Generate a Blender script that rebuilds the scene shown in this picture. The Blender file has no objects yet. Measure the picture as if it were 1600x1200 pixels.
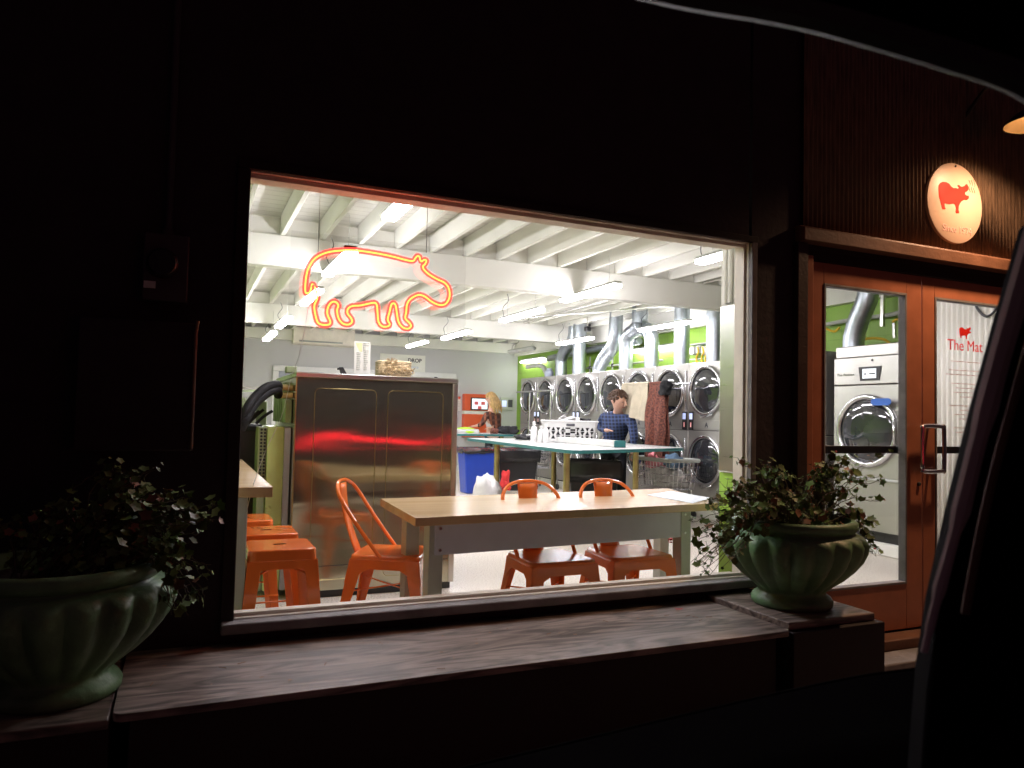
import bpy, bmesh, math, random
from mathutils import Vector, Matrix, Euler
random.seed(7)
S = bpy.context.scene
C = S.collection
# ------------------------------------------------------------------ camera
F, YAW, PIT, ROL = 1158.8, 0.41365, 0.04418, 0.02265
EYE, DIST = 1.21558, 3.13344            # eye height above the shop floor, distance to the facade
fwd = Vector((math.sin(YAW)*math.cos(PIT), math.cos(YAW)*math.cos(PIT), math.sin(PIT)))
rt = Vector((math.cos(YAW), -math.sin(YAW), 0)); upv = rt.cross(fwd)
r_ = rt*math.cos(ROL)+upv*math.sin(ROL); u_ = upv*math.cos(ROL)-rt*math.sin(ROL)
EYEP = Vector((0, -DIST, EYE))
cam = bpy.data.cameras.new("camera"); co = bpy.data.objects.new("camera", cam); C.objects.link(co)
m = Matrix((r_, u_, -fwd)).transposed().to_4x4(); m.translation = EYEP; co.matrix_world = m
cam.sensor_width = 36.0; cam.lens = 36.0*F/1600.0; cam.clip_start = 0.02; cam.clip_end = 400
S.camera = co
cam.dof.use_dof = True; cam.dof.focus_distance = 5.5; cam.dof.aperture_fstop = 8.7
def at(px, py, X=None, Y=None, Z=None):
    """point of the place seen at a spot of the photograph, on the plane X=, Y= or Z="""
    d = r_*((px-800)/F) - u_*((py-600)/F) + fwd
    t = X/d.x if X is not None else ((Y+DIST)/d.y if Y is not None else (Z-EYE)/d.z)
    return EYEP + d*t
# ------------------------------------------------------------------ world (night)
W = bpy.data.worlds.new("World"); S.world = W; W.use_nodes = True
bg = W.node_tree.nodes["Background"]
bg.inputs[0].default_value = (0.62, 0.33, 0.48, 1); bg.inputs[1].default_value = 0.014
S.view_settings.view_transform = 'Standard'; S.view_settings.look = 'None'
S.view_settings.exposure = 1.0; S.view_settings.gamma = 1.0
S.cycles.use_denoising = True
S.cycles.max_bounces = 8; S.cycles.diffuse_bounces = 4; S.cycles.glossy_bounces = 4
S.cycles.transmission_bounces = 4; S.cycles.transparent_max_bounces = 24
S.cycles.sample_clamp_indirect = 6.0
S.cycles.caustics_reflective = False; S.cycles.caustics_refractive = False
LAMP = 45.0        # radiance of the shop's strip lights
# ------------------------------------------------------------------ materials
def newmat(name):
    mt = bpy.data.materials.new(name); mt.use_nodes = True
    return mt, mt.node_tree, mt.node_tree.nodes["Principled BSDF"]
def mat(name, col, rough=0.5, metal=0.0, var=0.12, scale=8.0, bump=0.0, bscale=60.0, stretch=(1,1,1), coat=0.0, spec=0.5, rvar=0.1):
    mt, nt, b = newmat(name); N = nt.nodes; L = nt.links
    tc = N.new('ShaderNodeTexCoord'); mp = N.new('ShaderNodeMapping'); mp.inputs['Scale'].default_value = stretch
    L.new(tc.outputs['Object'], mp.inputs[0])
    nz = N.new('ShaderNodeTexNoise'); nz.inputs['Scale'].default_value = scale; nz.inputs['Detail'].default_value = 5
    L.new(mp.outputs[0], nz.inputs['Vector'])
    rp = N.new('ShaderNodeValToRGB'); L.new(nz.outputs[0], rp.inputs[0])
    lo = [c*(1-var) for c in col]; hi = [min(1, c*(1+var)) for c in col]
    rp.color_ramp.elements[0].position = .3; rp.color_ramp.elements[1].position = .7
    rp.color_ramp.elements[0].color = (*lo, 1); rp.color_ramp.elements[1].color = (*hi, 1)
    L.new(rp.outputs[0], b.inputs['Base Color'])
    mr = N.new('ShaderNodeMapRange'); mr.inputs['To Min'].default_value = max(0.02, rough-rvar); mr.inputs['To Max'].default_value = min(1, rough+rvar)
    L.new(nz.outputs[0], mr.inputs[0]); L.new(mr.outputs[0], b.inputs['Roughness'])
    b.inputs['Metallic'].default_value = metal; b.inputs['Coat Weight'].default_value = coat
    b.inputs['Specular IOR Level'].default_value = spec
    if bump:
        n2 = N.new('ShaderNodeTexNoise'); n2.inputs['Scale'].default_value = bscale; n2.inputs['Detail'].default_value = 4
        L.new(mp.outputs[0], n2.inputs['Vector'])
        bp = N.new('ShaderNodeBump'); bp.inputs['Strength'].default_value = bump; bp.inputs['Distance'].default_value = 0.01
        L.new(n2.outputs[0], bp.inputs['Height']); L.new(bp.outputs[0], b.inputs['Normal'])
    return mt
def emit(name, col, s, base=(.8,.8,.8)):
    mt, nt, b = newmat(name); b.inputs['Base Color'].default_value = (*base, 1)
    b.inputs['Emission Color'].default_value = (*col, 1); b.inputs['Emission Strength'].default_value = s
    b.inputs['Roughness'].default_value = .4
    return mt
def glassmat(name, refl=0.05, tint=(1,1,1)):
    mt = bpy.data.materials.new(name); mt.use_nodes = True; nt = mt.node_tree; N = nt.nodes; L = nt.links
    N.remove(N["Principled BSDF"]); out = N["Material Output"]
    t = N.new('ShaderNodeBsdfTransparent'); t.inputs[0].default_value = (*tint, 1)
    g = N.new('ShaderNodeBsdfGlossy'); g.inputs['Roughness'].default_value = 0.0
    fr = N.new('ShaderNodeLayerWeight'); fr.inputs[0].default_value = .25
    mr = N.new('ShaderNodeMapRange'); mr.inputs['To Min'].default_value = refl; mr.inputs['To Max'].default_value = min(1, refl*8)
    L.new(fr.outputs['Fresnel'], mr.inputs[0])
    mx = N.new('ShaderNodeMixShader'); L.new(mr.outputs[0], mx.inputs[0]); L.new(t.outputs[0], mx.inputs[1]); L.new(g.outputs[0], mx.inputs[2])
    L.new(mx.outputs[0], out.inputs[0])
    return mt
def halo_jacket(name):
    mt = bpy.data.materials.new(name); mt.use_nodes = True; nt = mt.node_tree; N = nt.nodes; L = nt.links
    N.remove(N["Principled BSDF"]); out = N["Material Output"]
    t = N.new('ShaderNodeBsdfTransparent'); t.inputs[0].default_value = (1,.40,.36,1); e = N.new('ShaderNodeEmission'); e.inputs[0].default_value = (1,.03,.025,1); e.inputs[1].default_value = 5.0
    mx = N.new('ShaderNodeMixShader'); mx.inputs[0].default_value = .35; L.new(t.outputs[0], mx.inputs[1]); L.new(e.outputs[0], mx.inputs[2]); L.new(mx.outputs[0], out.inputs[0])
    return mt
def brickmat(name, col, mortar, bw, bh, rough=.6, axis='X', bump=.4, off=.5):
    """painted masonry blocks or boards; rows stacked along z, laid along the given axis"""
    mt, nt, b = newmat(name); N = nt.nodes; L = nt.links
    tc = N.new('ShaderNodeTexCoord'); sx = N.new('ShaderNodeSeparateXYZ'); cx = N.new('ShaderNodeCombineXYZ')
    L.new(tc.outputs['Object'], sx.inputs[0]); L.new(sx.outputs[{'X':0,'Y':1}[axis[0]]], cx.inputs[0])
    L.new(sx.outputs[1 if axis == 'XY' else 2], cx.inputs[1])
    br = N.new('ShaderNodeTexBrick'); L.new(cx.outputs[0], br.inputs[0]); br.offset = off
    br.inputs['Scale'].default_value = 1; br.inputs['Brick Width'].default_value = bw; br.inputs['Row Height'].default_value = bh
    br.inputs['Mortar Size'].default_value = .006; br.inputs['Mortar Smooth'].default_value = .5
    br.inputs['Color1'].default_value = (*col, 1); br.inputs['Color2'].default_value = (*[c*.93 for c in col], 1); br.inputs['Mortar'].default_value = (*mortar, 1)
    nz = N.new('ShaderNodeTexNoise'); nz.inputs['Scale'].default_value = 3; nz.inputs['Detail'].default_value = 6
    L.new(tc.outputs['Object'], nz.inputs[0])
    mx = N.new('ShaderNodeMix'); mx.data_type = 'RGBA'; mx.blend_type = 'MULTIPLY'; mx.inputs[0].default_value = .35
    L.new(br.outputs[0], mx.inputs[6]); L.new(nz.outputs[0], mx.inputs[7]); L.new(mx.outputs[2], b.inputs['Base Color'])
    bp = N.new('ShaderNodeBump'); bp.inputs['Strength'].default_value = bump; bp.inputs['Distance'].default_value = .005; bp.invert = True
    L.new(br.outputs['Fac'], bp.inputs['Height']); L.new(bp.outputs[0], b.inputs['Normal']); b.inputs['Roughness'].default_value = rough
    return mt
def woodmat(name, c1, c2, scale=1.0, rough=.35, axis=0, rings=1.2, bump=.15, coat=0.0, plank=None, ax=1.2):
    mt, nt, b = newmat(name); N = nt.nodes; L = nt.links
    tc = N.new('ShaderNodeTexCoord'); mp = N.new('ShaderNodeMapping')
    st = [18, 18, 18]; st[axis] = ax; mp.inputs['Scale'].default_value = [s*scale for s in st]
    L.new(tc.outputs['Object'], mp.inputs[0])
    nz = N.new('ShaderNodeTexNoise'); nz.inputs['Scale'].default_value = 1.0; nz.inputs['Detail'].default_value = 8; nz.inputs['Distortion'].default_value = rings
    L.new(mp.outputs[0], nz.inputs[0])
    rp = N.new('ShaderNodeValToRGB'); rp.color_ramp.elements[0].position = .38; rp.color_ramp.elements[1].position = .62
    rp.color_ramp.elements[0].color = (*c1, 1); rp.color_ramp.elements[1].color = (*c2, 1); L.new(nz.outputs[0], rp.inputs[0])
    src = rp.outputs[0]
    if plank:
        sx = N.new('ShaderNodeSeparateXYZ'); cx = N.new('ShaderNodeCombineXYZ'); L.new(tc.outputs['Object'], sx.inputs[0])
        L.new(sx.outputs[axis], cx.inputs[0]); L.new(sx.outputs[1-axis], cx.inputs[1])
        br = N.new('ShaderNodeTexBrick'); L.new(cx.outputs[0], br.inputs[0]); br.inputs['Scale'].default_value = 1
        br.inputs['Brick Width'].default_value = plank[0]; br.inputs['Row Height'].default_value = plank[1]; br.inputs['Mortar Size'].default_value = plank[2]
        br.inputs['Color1'].default_value = (1, 1, 1, 1); br.inputs['Color2'].default_value = (plank[3],)*3+(1,); br.inputs['Mortar'].default_value = (.9, .88, .86, 1)
        mx = N.new('ShaderNodeMix'); mx.data_type = 'RGBA'; mx.blend_type = 'MULTIPLY'; mx.inputs[0].default_value = 1
        L.new(src, mx.inputs[6]); L.new(br.outputs[0], mx.inputs[7]); src = mx.outputs[2]
    L.new(src, b.inputs['Base Color']); b.inputs['Roughness'].default_value = rough; b.inputs['Coat Weight'].default_value = coat
    bp = N.new('ShaderNodeBump'); bp.inputs['Strength'].default_value = bump; bp.inputs['Distance'].default_value = .004
    L.new(nz.outputs[0], bp.inputs['Height']); L.new(bp.outputs[0], b.inputs['Normal'])
    return mt
def checkmat(name, c1, c2, c3, sc, rot=0):
    """woven plaid: two crossed sets of stripes"""
    mt, nt, b = newmat(name); N = nt.nodes; L = nt.links
    tc = N.new('ShaderNodeTexCoord'); outs = []
    for ax in (0, 2):
        sx = N.new('ShaderNodeSeparateXYZ'); mp_ = N.new('ShaderNodeMapping'); mp_.inputs['Rotation'].default_value = (0, .12, rot); L.new(tc.outputs['Object'], mp_.inputs[0]); L.new(mp_.outputs[0], sx.inputs[0])
        mu = N.new('ShaderNodeMath'); mu.operation = 'MULTIPLY'; mu.inputs[1].default_value = sc; L.new(sx.outputs[ax], mu.inputs[0])
        fr = N.new('ShaderNodeMath'); fr.operation = 'FRACT'; L.new(mu.outputs[0], fr.inputs[0])
        gt = N.new('ShaderNodeMath'); gt.operation = 'GREATER_THAN'; gt.inputs[1].default_value = .6; L.new(fr.outputs[0], gt.inputs[0]); outs.append(gt)
    m1 = N.new('ShaderNodeMix'); m1.data_type = 'RGBA'; L.new(outs[0].outputs[0], m1.inputs[0]); m1.inputs[6].default_value = (*c1, 1); m1.inputs[7].default_value = (*c2, 1)
    m2 = N.new('ShaderNodeMix'); m2.data_type = 'RGBA'
    mm = N.new('ShaderNodeMath'); mm.operation = 'MULTIPLY'; mm.inputs[1].default_value = .6; L.new(outs[1].outputs[0], mm.inputs[0]); L.new(mm.outputs[0], m2.inputs[0])
    L.new(m1.outputs[2], m2.inputs[6]); m2.inputs[7].default_value = (*c3, 1); L.new(m2.outputs[2], b.inputs['Base Color']); b.inputs['Roughness'].default_value = .9
    return mt
def steelmat(name, col=(.58,.57,.54), rough=.22, wave=0.0, aniso=.7, metal=1):
    mt, nt, b = newmat(name); N = nt.nodes; L = nt.links
    b.inputs['Base Color'].default_value = (*col, 1); b.inputs['Metallic'].default_value = metal
    tc = N.new('ShaderNodeTexCoord'); mp = N.new('ShaderNodeMapping'); mp.inputs['Scale'].default_value = (3, 3, 160); L.new(tc.outputs['Object'], mp.inputs[0])
    nz = N.new('ShaderNodeTexNoise'); nz.inputs['Scale'].default_value = 1.5; nz.inputs['Detail'].default_value = 3; L.new(mp.outputs[0], nz.inputs[0])
    mr = N.new('ShaderNodeMapRange'); mr.inputs['To Min'].default_value = rough*.75; mr.inputs['To Max'].default_value = rough*1.3
    L.new(nz.outputs[0], mr.inputs[0]); L.new(mr.outputs[0], b.inputs['Roughness'])
    bp = N.new('ShaderNodeBump'); bp.inputs['Strength'].default_value = .02; bp.inputs['Distance'].default_value = .001; L.new(nz.outputs[0], bp.inputs['Height'])
    last = bp
    if wave:
        mp2 = N.new('ShaderNodeMapping'); mp2.inputs['Scale'].default_value = (1.1, 1, 2.6); L.new(tc.outputs['Object'], mp2.inputs[0])
        n2 = N.new('ShaderNodeTexNoise'); n2.inputs['Scale'].default_value = 1.3; n2.inputs['Detail'].default_value = 1; L.new(mp2.outputs[0], n2.inputs[0])
        b2 = N.new('ShaderNodeBump'); b2.inputs['Strength'].default_value = 1.0; b2.inputs['Distance'].default_value = wave
        L.new(n2.outputs[0], b2.inputs['Height']); L.new(bp.outputs[0], b2.inputs['Normal']); last = b2
    L.new(last.outputs[0], b.inputs['Normal'])
    if aniso:
        b.inputs['Anisotropic'].default_value = aniso
        tg = N.new('ShaderNodeTangent'); tg.direction_type = 'RADIAL'; tg.axis = 'Z'; L.new(tg.outputs[0], b.inputs['Tangent'])
    return mt
M = dict(
 wall=mat('dark_wall_paint', (.030,.020,.025), .75, bump=.3, bscale=30, var=.3),
 darktrim=mat('dark_brown_trim', (.05,.028,.02), .5, bump=.2),
 cladding=mat('weathered_brown_corrugated_metal', (.19,.125,.08), .6, var=.5, scale=6, stretch=(20,1,1.0), bump=.2),
 lintel=mat('brown_painted_timber', (.17,.08,.045), .55, var=.2, bump=.2),
 reveal=mat('cream_painted_timber', (.82,.77,.67), .5, var=.08, bump=.15, bscale=25),
 greyframe=mat('grey_outer_frame', (.20,.19,.19), .6, var=.25, bump=.3, bscale=40),
 door=mat('rust_brown_door_paint', (.42,.155,.08), .38, var=.12, bump=.05),
 white=mat('white_ceiling_paint', (.82,.82,.75), .6, var=.05, scale=2, bump=.1, bscale=12),
 deck=brickmat('white_painted_deck_boards', (.85,.84,.77), (.45,.43,.37), 5.0, .14, axis='XY', bump=.8),
 grey=mat('pale_grey_wall_paint', (.53,.53,.54), .65, var=.04, scale=1.2),
 greenblock=brickmat('lime_green_painted_blocks', (.33,.58,.07), (.25,.46,.05), .4, .2, axis='Y', rough=.5),
 greenflat=mat('lime_green_paint', (.33,.58,.07), .5, var=.05),
 floor=mat('cream_speckled_floor', (.68,.62,.53), .28, var=.10, scale=90, bump=.02, rvar=.06),
 pavement=mat('concrete_pavement', (.22,.20,.18), .85, var=.3, scale=5, bump=.5, bscale=30),
 asphalt=mat('asphalt', (.05,.05,.05), .9, var=.3, bump=.5, bscale=80),
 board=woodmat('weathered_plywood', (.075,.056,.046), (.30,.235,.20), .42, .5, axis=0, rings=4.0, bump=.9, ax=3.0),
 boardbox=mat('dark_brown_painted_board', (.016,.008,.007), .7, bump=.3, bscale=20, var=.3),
 maple=woodmat('butcher_block_maple', (.60,.42,.22), (.68,.50,.28), .5, .25, axis=0, rings=.4, bump=.03, coat=.2, plank=(.55,.045,.0012,.93)),
 greymetal=mat('grey_powder_coat', (.45,.47,.42), .4, var=.04),
 apron=mat('dark_grey_laminate', (.60,.60,.67), .35, var=.05),
 orange=mat('orange_powder_coat', (.85,.19,.035), .22, var=.04, coat=.5, rvar=.05),
 steel=steelmat('brushed_stainless', wave=.0045, rough=.115, aniso=.9, col=(.46,.45,.34), metal=.93),
 steelflat=steelmat('brushed_steel', wave=0, rough=.3, aniso=.3, col=(.62,.61,.58)),
 dryer=steelmat('dryer_front_steel', wave=0, rough=.42, aniso=.3, col=(.50,.485,.46)),
 chrome=mat('chrome', (.66,.66,.68), .24, metal=1, var=.02, rvar=.05),
 brass=mat('tarnished_brass', (.42,.33,.14), .32, metal=.9, var=.2),
 duct=mat('galvanised_duct', (.42,.46,.50), .38, metal=1, var=.12, scale=14, bump=.06, bscale=12),
 black=mat('black_plastic', (.015,.015,.016), .4, var=.2),
 blackbag=mat('black_bin_liner', (.02,.02,.021), .18, var=.2, bump=.8, bscale=14, stretch=(1,1,.5)),
 rubber=mat('black_rubber', (.012,.012,.013), .65, var=.2, bump=.1, spec=.2),
 grass_dark=mat('dark_mat', (.07,.065,.06), .9, var=.2, bump=.4),
 blue=mat('blue_bin_plastic', (.02,.06,.42), .35, var=.06),
 whiteplastic=mat('white_plastic', (.70,.70,.69), .35, var=.03),
 offwhite=mat('off_white_laminate', (.58,.58,.56), .3, var=.03),
 teal=mat('teal_edging', (.03,.17,.17), .35, var=.1),
 straw=mat('straw', (.72,.57,.35), .8, var=.25, scale=60, bump=.6),
 olive=mat('green_grey_machine_paint', (.30,.36,.20), .4, var=.2, bump=.1),
 yellow=mat('yellow_gas_hose', (.75,.50,.03), .4),
 skin=mat('skin', (.62,.36,.26), .5, var=.08, scale=20),
 hairbrown=mat('brown_hair', (.07,.035,.02), .5, var=.4, scale=60, stretch=(1,1,.2), bump=.6),
 hairblond=mat('blond_hair', (.58,.38,.15), .45, var=.45, scale=70, stretch=(1,1,.12), bump=.8),
 denimdark=mat('black_trousers', (.015,.016,.02), .8),
 teewhite=mat('white_cotton', (.62,.61,.60), .85, bump=.4, bscale=20),
 khaki=mat('khaki_cotton', (.50,.44,.33), .9, var=.12, bump=.6, bscale=14),
 scarf=mat('brown_patterned_cloth', (.14,.045,.03), .85, var=.75, scale=45, bump=.7),
 blackcloth=mat('black_cloth', (.018,.018,.02), .9, var=.4, bump=.8, bscale=20),
 pink=mat('pink_cloth', (.75,.25,.30), .9, bump=.8, bscale=25),
 bluecloth=mat('blue_grey_cloth', (.12,.20,.30), .9, bump=.8, bscale=25),
 redcloth=mat('red_cloth', (.80,.05,.05), .8, bump=.6),
 bagcloth=mat('beige_canvas', (.55,.50,.42), .9, bump=.8, bscale=15, var=.15),
 lime=mat('lime_plastic', (.45,.75,.03), .4),
 kiosk=mat('kiosk_orange_red', (.72,.11,.04), .45, var=.04),
 pot=mat('green_glazed_pot', (.12,.235,.11), .45, var=.55, scale=5, bump=.5, bscale=24, coat=.05, rvar=.2),
 soil=mat('potting_soil', (.04,.028,.02), .95, var=.4, bump=1, bscale=50),
 leaf=mat('ivy_leaf', (.11,.18,.045), .5, var=.75, scale=14, spec=.3),
 leafdry=mat('dry_leaf', (.28,.14,.07), .6, var=.5, scale=9),
 stem=mat('plant_stem', (.09,.075,.035), .6, var=.3),
 petal=mat('red_petal', (.62,.02,.03), .5),
 signface=mat('cream_sign_panel', (.56,.41,.31), .45, var=.04),
 red=mat('red_vinyl', (.75,.03,.02), .4, var=.03),
 redink=mat('faded_red_print', (.55,.33,.30), .6, var=.1), void=mat('dark_opening', (.01,.006,.005), 1.0, spec=0, rvar=0),
 letterdark=mat('dark_print', (.06,.06,.07), .5),
 bluefaint=mat('pale_blue_print', (.45,.55,.72), .5),
 corr=mat('white_corrugated_sheet', (.70,.68,.62), .35, var=.12, scale=3, stretch=(8,1,.3)),
 carblack=mat('car_black_trim', (.004,.003,.004), .9, var=.3, spec=.05),
 cargrey=mat('car_grey_trim', (.045,.04,.037), .55, var=.2),
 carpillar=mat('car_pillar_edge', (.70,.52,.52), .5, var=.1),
 meter=mat('dull_grey_box', (.06,.045,.05), .6, var=.2),
 glassdark=mat('tinted_drum_glass', (.028,.03,.034), .06, var=.3, scale=3, coat=1.0, rvar=.03),
 drum=mat('dark_drum', (.10,.10,.10), .3, metal=.8),
 blockblue=mat('painted_blue_reflection', (.03,.13,.50), .4),
 paper=mat('white_paper', (.78,.78,.72), .8, var=.03),
 paperyellow=mat('yellow_green_paper', (.72,.76,.42), .8, var=.1, scale=20),
 chekblue=checkmat('blue_checked_flannel', (.010,.014,.035), (.03,.05,.13), (.06,.09,.20), 21, .55),
 chekbrown=checkmat('brown_plaid_flannel', (.05,.02,.015), (.30,.10,.05), (.16,.07,.05), 10, .42),
 glass=glassmat('window_glass', .0035), acrylic=glassmat('clear_acrylic', .05),
 doorglass=glassmat('door_glass', .02),
 tube=emit('strip_light_diffuser', (1,.955,1.03), LAMP), tubewall=emit('wall_strip_diffuser', (1,.955,1.03), LAMP*.35),
 tubedim=mat('unlit_diffuser', (.7,.72,.7), .4),
 screen=emit('screen_pale_blue', (.35,.48,1), .40), screenw=emit('screen_white', (.70,.85,1), .42),
 digit=emit('red_digits', (.9,.05,.02), .35),
 neon=emit('neon_tube_core', (1,.75,.06), 3.2), neonglow=halo_jacket('neon_tube_halo'),
 tail=emit('added_tail_light_red', (1,.01,.03), 6.0, base=(.3,0,0)),
 bulb=emit('warm_bulb', (1,.58,.26), 9.0),
 shadein=mat('cream_enamel', (.80,.62,.40), .4), shadeout=mat('dark_enamel', (.03,.02,.02), .4),
)
# ------------------------------------------------------------------ mesh building
class MB:
    def __init__(s): s.v = []; s.f = []
    def add(s, vs, fs):
        n = len(s.v); s.v += [Vector(v) for v in vs]; s.f += [tuple(i+n for i in f) for f in fs]; return s
    def box(s, x0, x1, y0, y1, z0, z1):
        return s.add([(x0,y0,z0),(x1,y0,z0),(x1,y1,z0),(x0,y1,z0),(x0,y0,z1),(x1,y0,z1),(x1,y1,z1),(x0,y1,z1)],
                     [(0,3,2,1),(4,5,6,7),(0,1,5,4),(1,2,6,5),(2,3,7,6),(3,0,4,7)])
    def hexa(s, b, t):     # bottom 4 and top 4 points, anticlockwise
        return s.add(list(b)+list(t), [(0,3,2,1),(4,5,6,7),(0,1,5,4),(1,2,6,5),(2,3,7,6),(3,0,4,7)])
    def prism(s, poly, f0, f1):   # poly 2D; f0/f1 map (a,b) to 3D
        n = len(poly); vs = [f0(*p) for p in poly]+[f1(*p) for p in poly]
        return s.add(vs, [tuple(range(n))[::-1], tuple(range(n, 2*n))]+[(i, (i+1) % n, n+(i+1) % n, n+i) for i in range(n)])
    def tube(s, pts, r, n=8, closed=False, cap=True):
        pts = [Vector(p) for p in pts]; k = len(pts); rs = r if isinstance(r, (list, tuple)) else [r]*k
        base = len(s.v); t0 = None; nrm = None
        for i, p in enumerate(pts):
            if closed: t = (pts[(i+1) % k]-pts[i-1]).normalized()
            else: t = (pts[min(i+1, k-1)]-pts[max(i-1, 0)]).normalized()
            if nrm is None: nrm = t.orthogonal().normalized()
            else:
                nrm = (nrm - t*nrm.dot(t))
                nrm = nrm.normalized() if nrm.length > 1e-6 else t.orthogonal().normalized()
            b = t.cross(nrm)
            for j in range(n):
                a = 2*math.pi*j/n; s.v.append(p+(nrm*math.cos(a)+b*math.sin(a))*rs[i])
        for i in range(k if closed else k-1):
            i2 = (i+1) % k
            for j in range(n): s.f.append((base+i*n+j, base+i*n+(j+1) % n, base+i2*n+(j+1) % n, base+i2*n+j))
        if cap and not closed:
            s.f.append(tuple(base+j for j in range(n))[::-1]); s.f.append(tuple(base+(k-1)*n+j for j in range(n)))
        return s
    def lathe(s, prof, c=(0,0,0), n=32, axis='Z', rfun=None, close=True):
        base = len(s.v); c = Vector(c)
        for (r, h) in prof:
            for j in range(n):
                a = 2*math.pi*j/n; rr = r*(rfun(a, h) if rfun else 1)
                p = (rr*math.cos(a), rr*math.sin(a), h)
                if axis == 'X': p = (-h, p[0], p[1])
                if axis == 'Y': p = (p[0], -h, p[1])
                s.v.append(c+Vector(p))
        for i in range(len(prof)-1):
            for j in range(n): s.f.append((base+i*n+j, base+i*n+(j+1) % n, base+(i+1)*n+(j+1) % n, base+(i+1)*n+j))
        if close:
            s.f.append(tuple(base+j for j in range(n))[::-1]); s.f.append(tuple(base+(len(prof)-1)*n+j for j in range(n)))
        return s
    def sheet(s, fn, nu, nv, thick=0.0):
        base = len(s.v)
        for i in range(nu+1):
            for j in range(nv+1): s.v.append(Vector(fn(i/nu, j/nv)))
        for i in range(nu):
            for j in range(nv):
                a = base+i*(nv+1)+j; s.f.append((a, a+nv+1, a+nv+2, a+1))
        return s
    def move(s, d):
        d = Vector(d); s.v = [v+d for v in s.v]; return s
    def build(s, name, material, parent=None, world=True, smooth=True, bevel=0.0, solid=0.0, angle=35, seg=2, subsurf=0):
        me = bpy.data.meshes.new(name)
        off = Vector(parent['_o']) if (parent is not None and world and '_o' in parent) else Vector((0,0,0))
        me.from_pydata([tuple(v-off) for v in s.v], [], s.f); me.update()
        bm = bmesh.new(); bm.from_mesh(me); bmesh.ops.recalc_face_normals(bm, faces=bm.faces); bm.to_mesh(me); bm.free()
        o = bpy.data.objects.new(name, me); C.objects.link(o); me.materials.append(M[material] if isinstance(material, str) else material)
        if parent is not None:
            o.parent = parent; o['_o'] = tuple(parent['_o'] if '_o' in parent else (0,0,0))
        if smooth:
            me.polygons.foreach_set('use_smooth', [True]*len(me.polygons)); me.set_sharp_from_angle(angle=math.radians(angle))
        if solid:
            md = o.modifiers.new('solid', 'SOLIDIFY'); md.thickness = solid; md.offset = 0
        if bevel:
            md = o.modifiers.new('bevel', 'BEVEL'); md.width = bevel; md.segments = seg; md.limit_method = 'ANGLE'; md.angle_limit = math.radians(40)
        if subsurf:
            md = o.modifiers.new('sub', 'SUBSURF'); md.levels = subsurf; md.render_levels = subsurf
        return o
def box(*a): return MB().box(*a)
def tag(o, label, cat, group=None, kind=None):
    o['label'] = label; o['category'] = cat
    if group: o['group'] = group
    if kind: o['kind'] = kind
    return o
def thing(name, label, cat, loc=(0,0,0), rotz=0, group=None, offset=True):
    """an Empty at the thing's base; parts built in world coordinates are shifted to it"""
    o = bpy.data.objects.new(name, None); C.objects.link(o); o.location = loc; o.rotation_euler = (0,0,rotz); o.empty_display_size = .1
    o['_o'] = tuple(loc) if offset else (0.0,0.0,0.0)
    return tag(o, label, cat, group)
def struct(o): o['kind'] = 'structure'; return o
def copy_tree(o, parent=None):
    c = o.copy(); C.objects.link(c)
    if parent is not None: c.parent = parent
    for ch in list(o.children): copy_tree(ch, c)
    return c
def text(name, body, size, mt, loc, rot, parent=None, extrude=.0008, align='CENTER', bold=0.0):
    cu = bpy.data.curves.new(name, 'FONT'); cu.body = body; cu.size = size; cu.extrude = extrude; cu.align_x = align; cu.offset = bold
    cu.materials.append(M[mt]); o = bpy.data.objects.new(name, cu); C.objects.link(o)
    off = Vector(parent['_o']) if parent is not None and '_o' in parent else Vector((0,0,0))
    o.location = Vector(loc)-off; o.rotation_euler = rot
    me = bpy.data.meshes.new_from_object(o); me.materials.clear(); me.materials.append(M[mt])
    o2 = bpy.data.objects.new(name+'_', me); o2.location = o.location; o2.rotation_euler = o.rotation_euler
    bpy.data.objects.remove(o); bpy.data.curves.remove(cu); o2.name = name; C.objects.link(o2); o = o2
    if parent is not None: o.parent = parent
    return o
FACING_OUT = (math.pi/2, 0, 0)                 # lettering on a face that looks towards -Y
FACING_LEFT = (math.pi/2, 0, -math.pi/2)       # lettering on a face that looks towards -X
def bez(pts, n=8, closed=False):
    """Catmull-Rom through pts"""
    P = [Vector(p) for p in pts]; k = len(P); out = []
    rng = range(k) if closed else range(k-1)
    for i in rng:
        p0 = P[(i-1) % k] if closed or i > 0 else P[0]; p1 = P[i]; p2 = P[(i+1) % k]; p3 = P[(i+2) % k] if closed or i+2 < k else P[-1]
        for j in range(n):
            t = j/n; out.append(.5*((2*p1)+(p2-p0)*t+(2*p0-5*p1+4*p2-p3)*t*t+(3*p1-p0-3*p2+p3)*t**3))
    if not closed: out.append(P[-1])
    return out
# ================================================================== SETTING
WX0, WX1, WZ0, WZ1 = 0.205, 2.757, 0.40, 2.18          # window opening
DX0, DX1, DZ1 = 3.15, 5.05, 2.16                        # doorway
XL, XR, YB = -1.7, 6.95, 12.4                           # shop interior
TH = 0.10
struct(box(-30, 40, -60, -4.6, -.30, -.25).build('road', 'asphalt', smooth=False))
struct(box(-30, 40, -4.6, TH*0, -.26, -.12).build('pavement', 'pavement', bevel=.01))
struct(box(-120, 120, -120, 120, -.5, -.31).build('ground', 'asphalt', smooth=False))
struct(box(XL, XR, 0, YB, -.10, 0).build('floor', 'floor', smooth=False))

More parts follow.
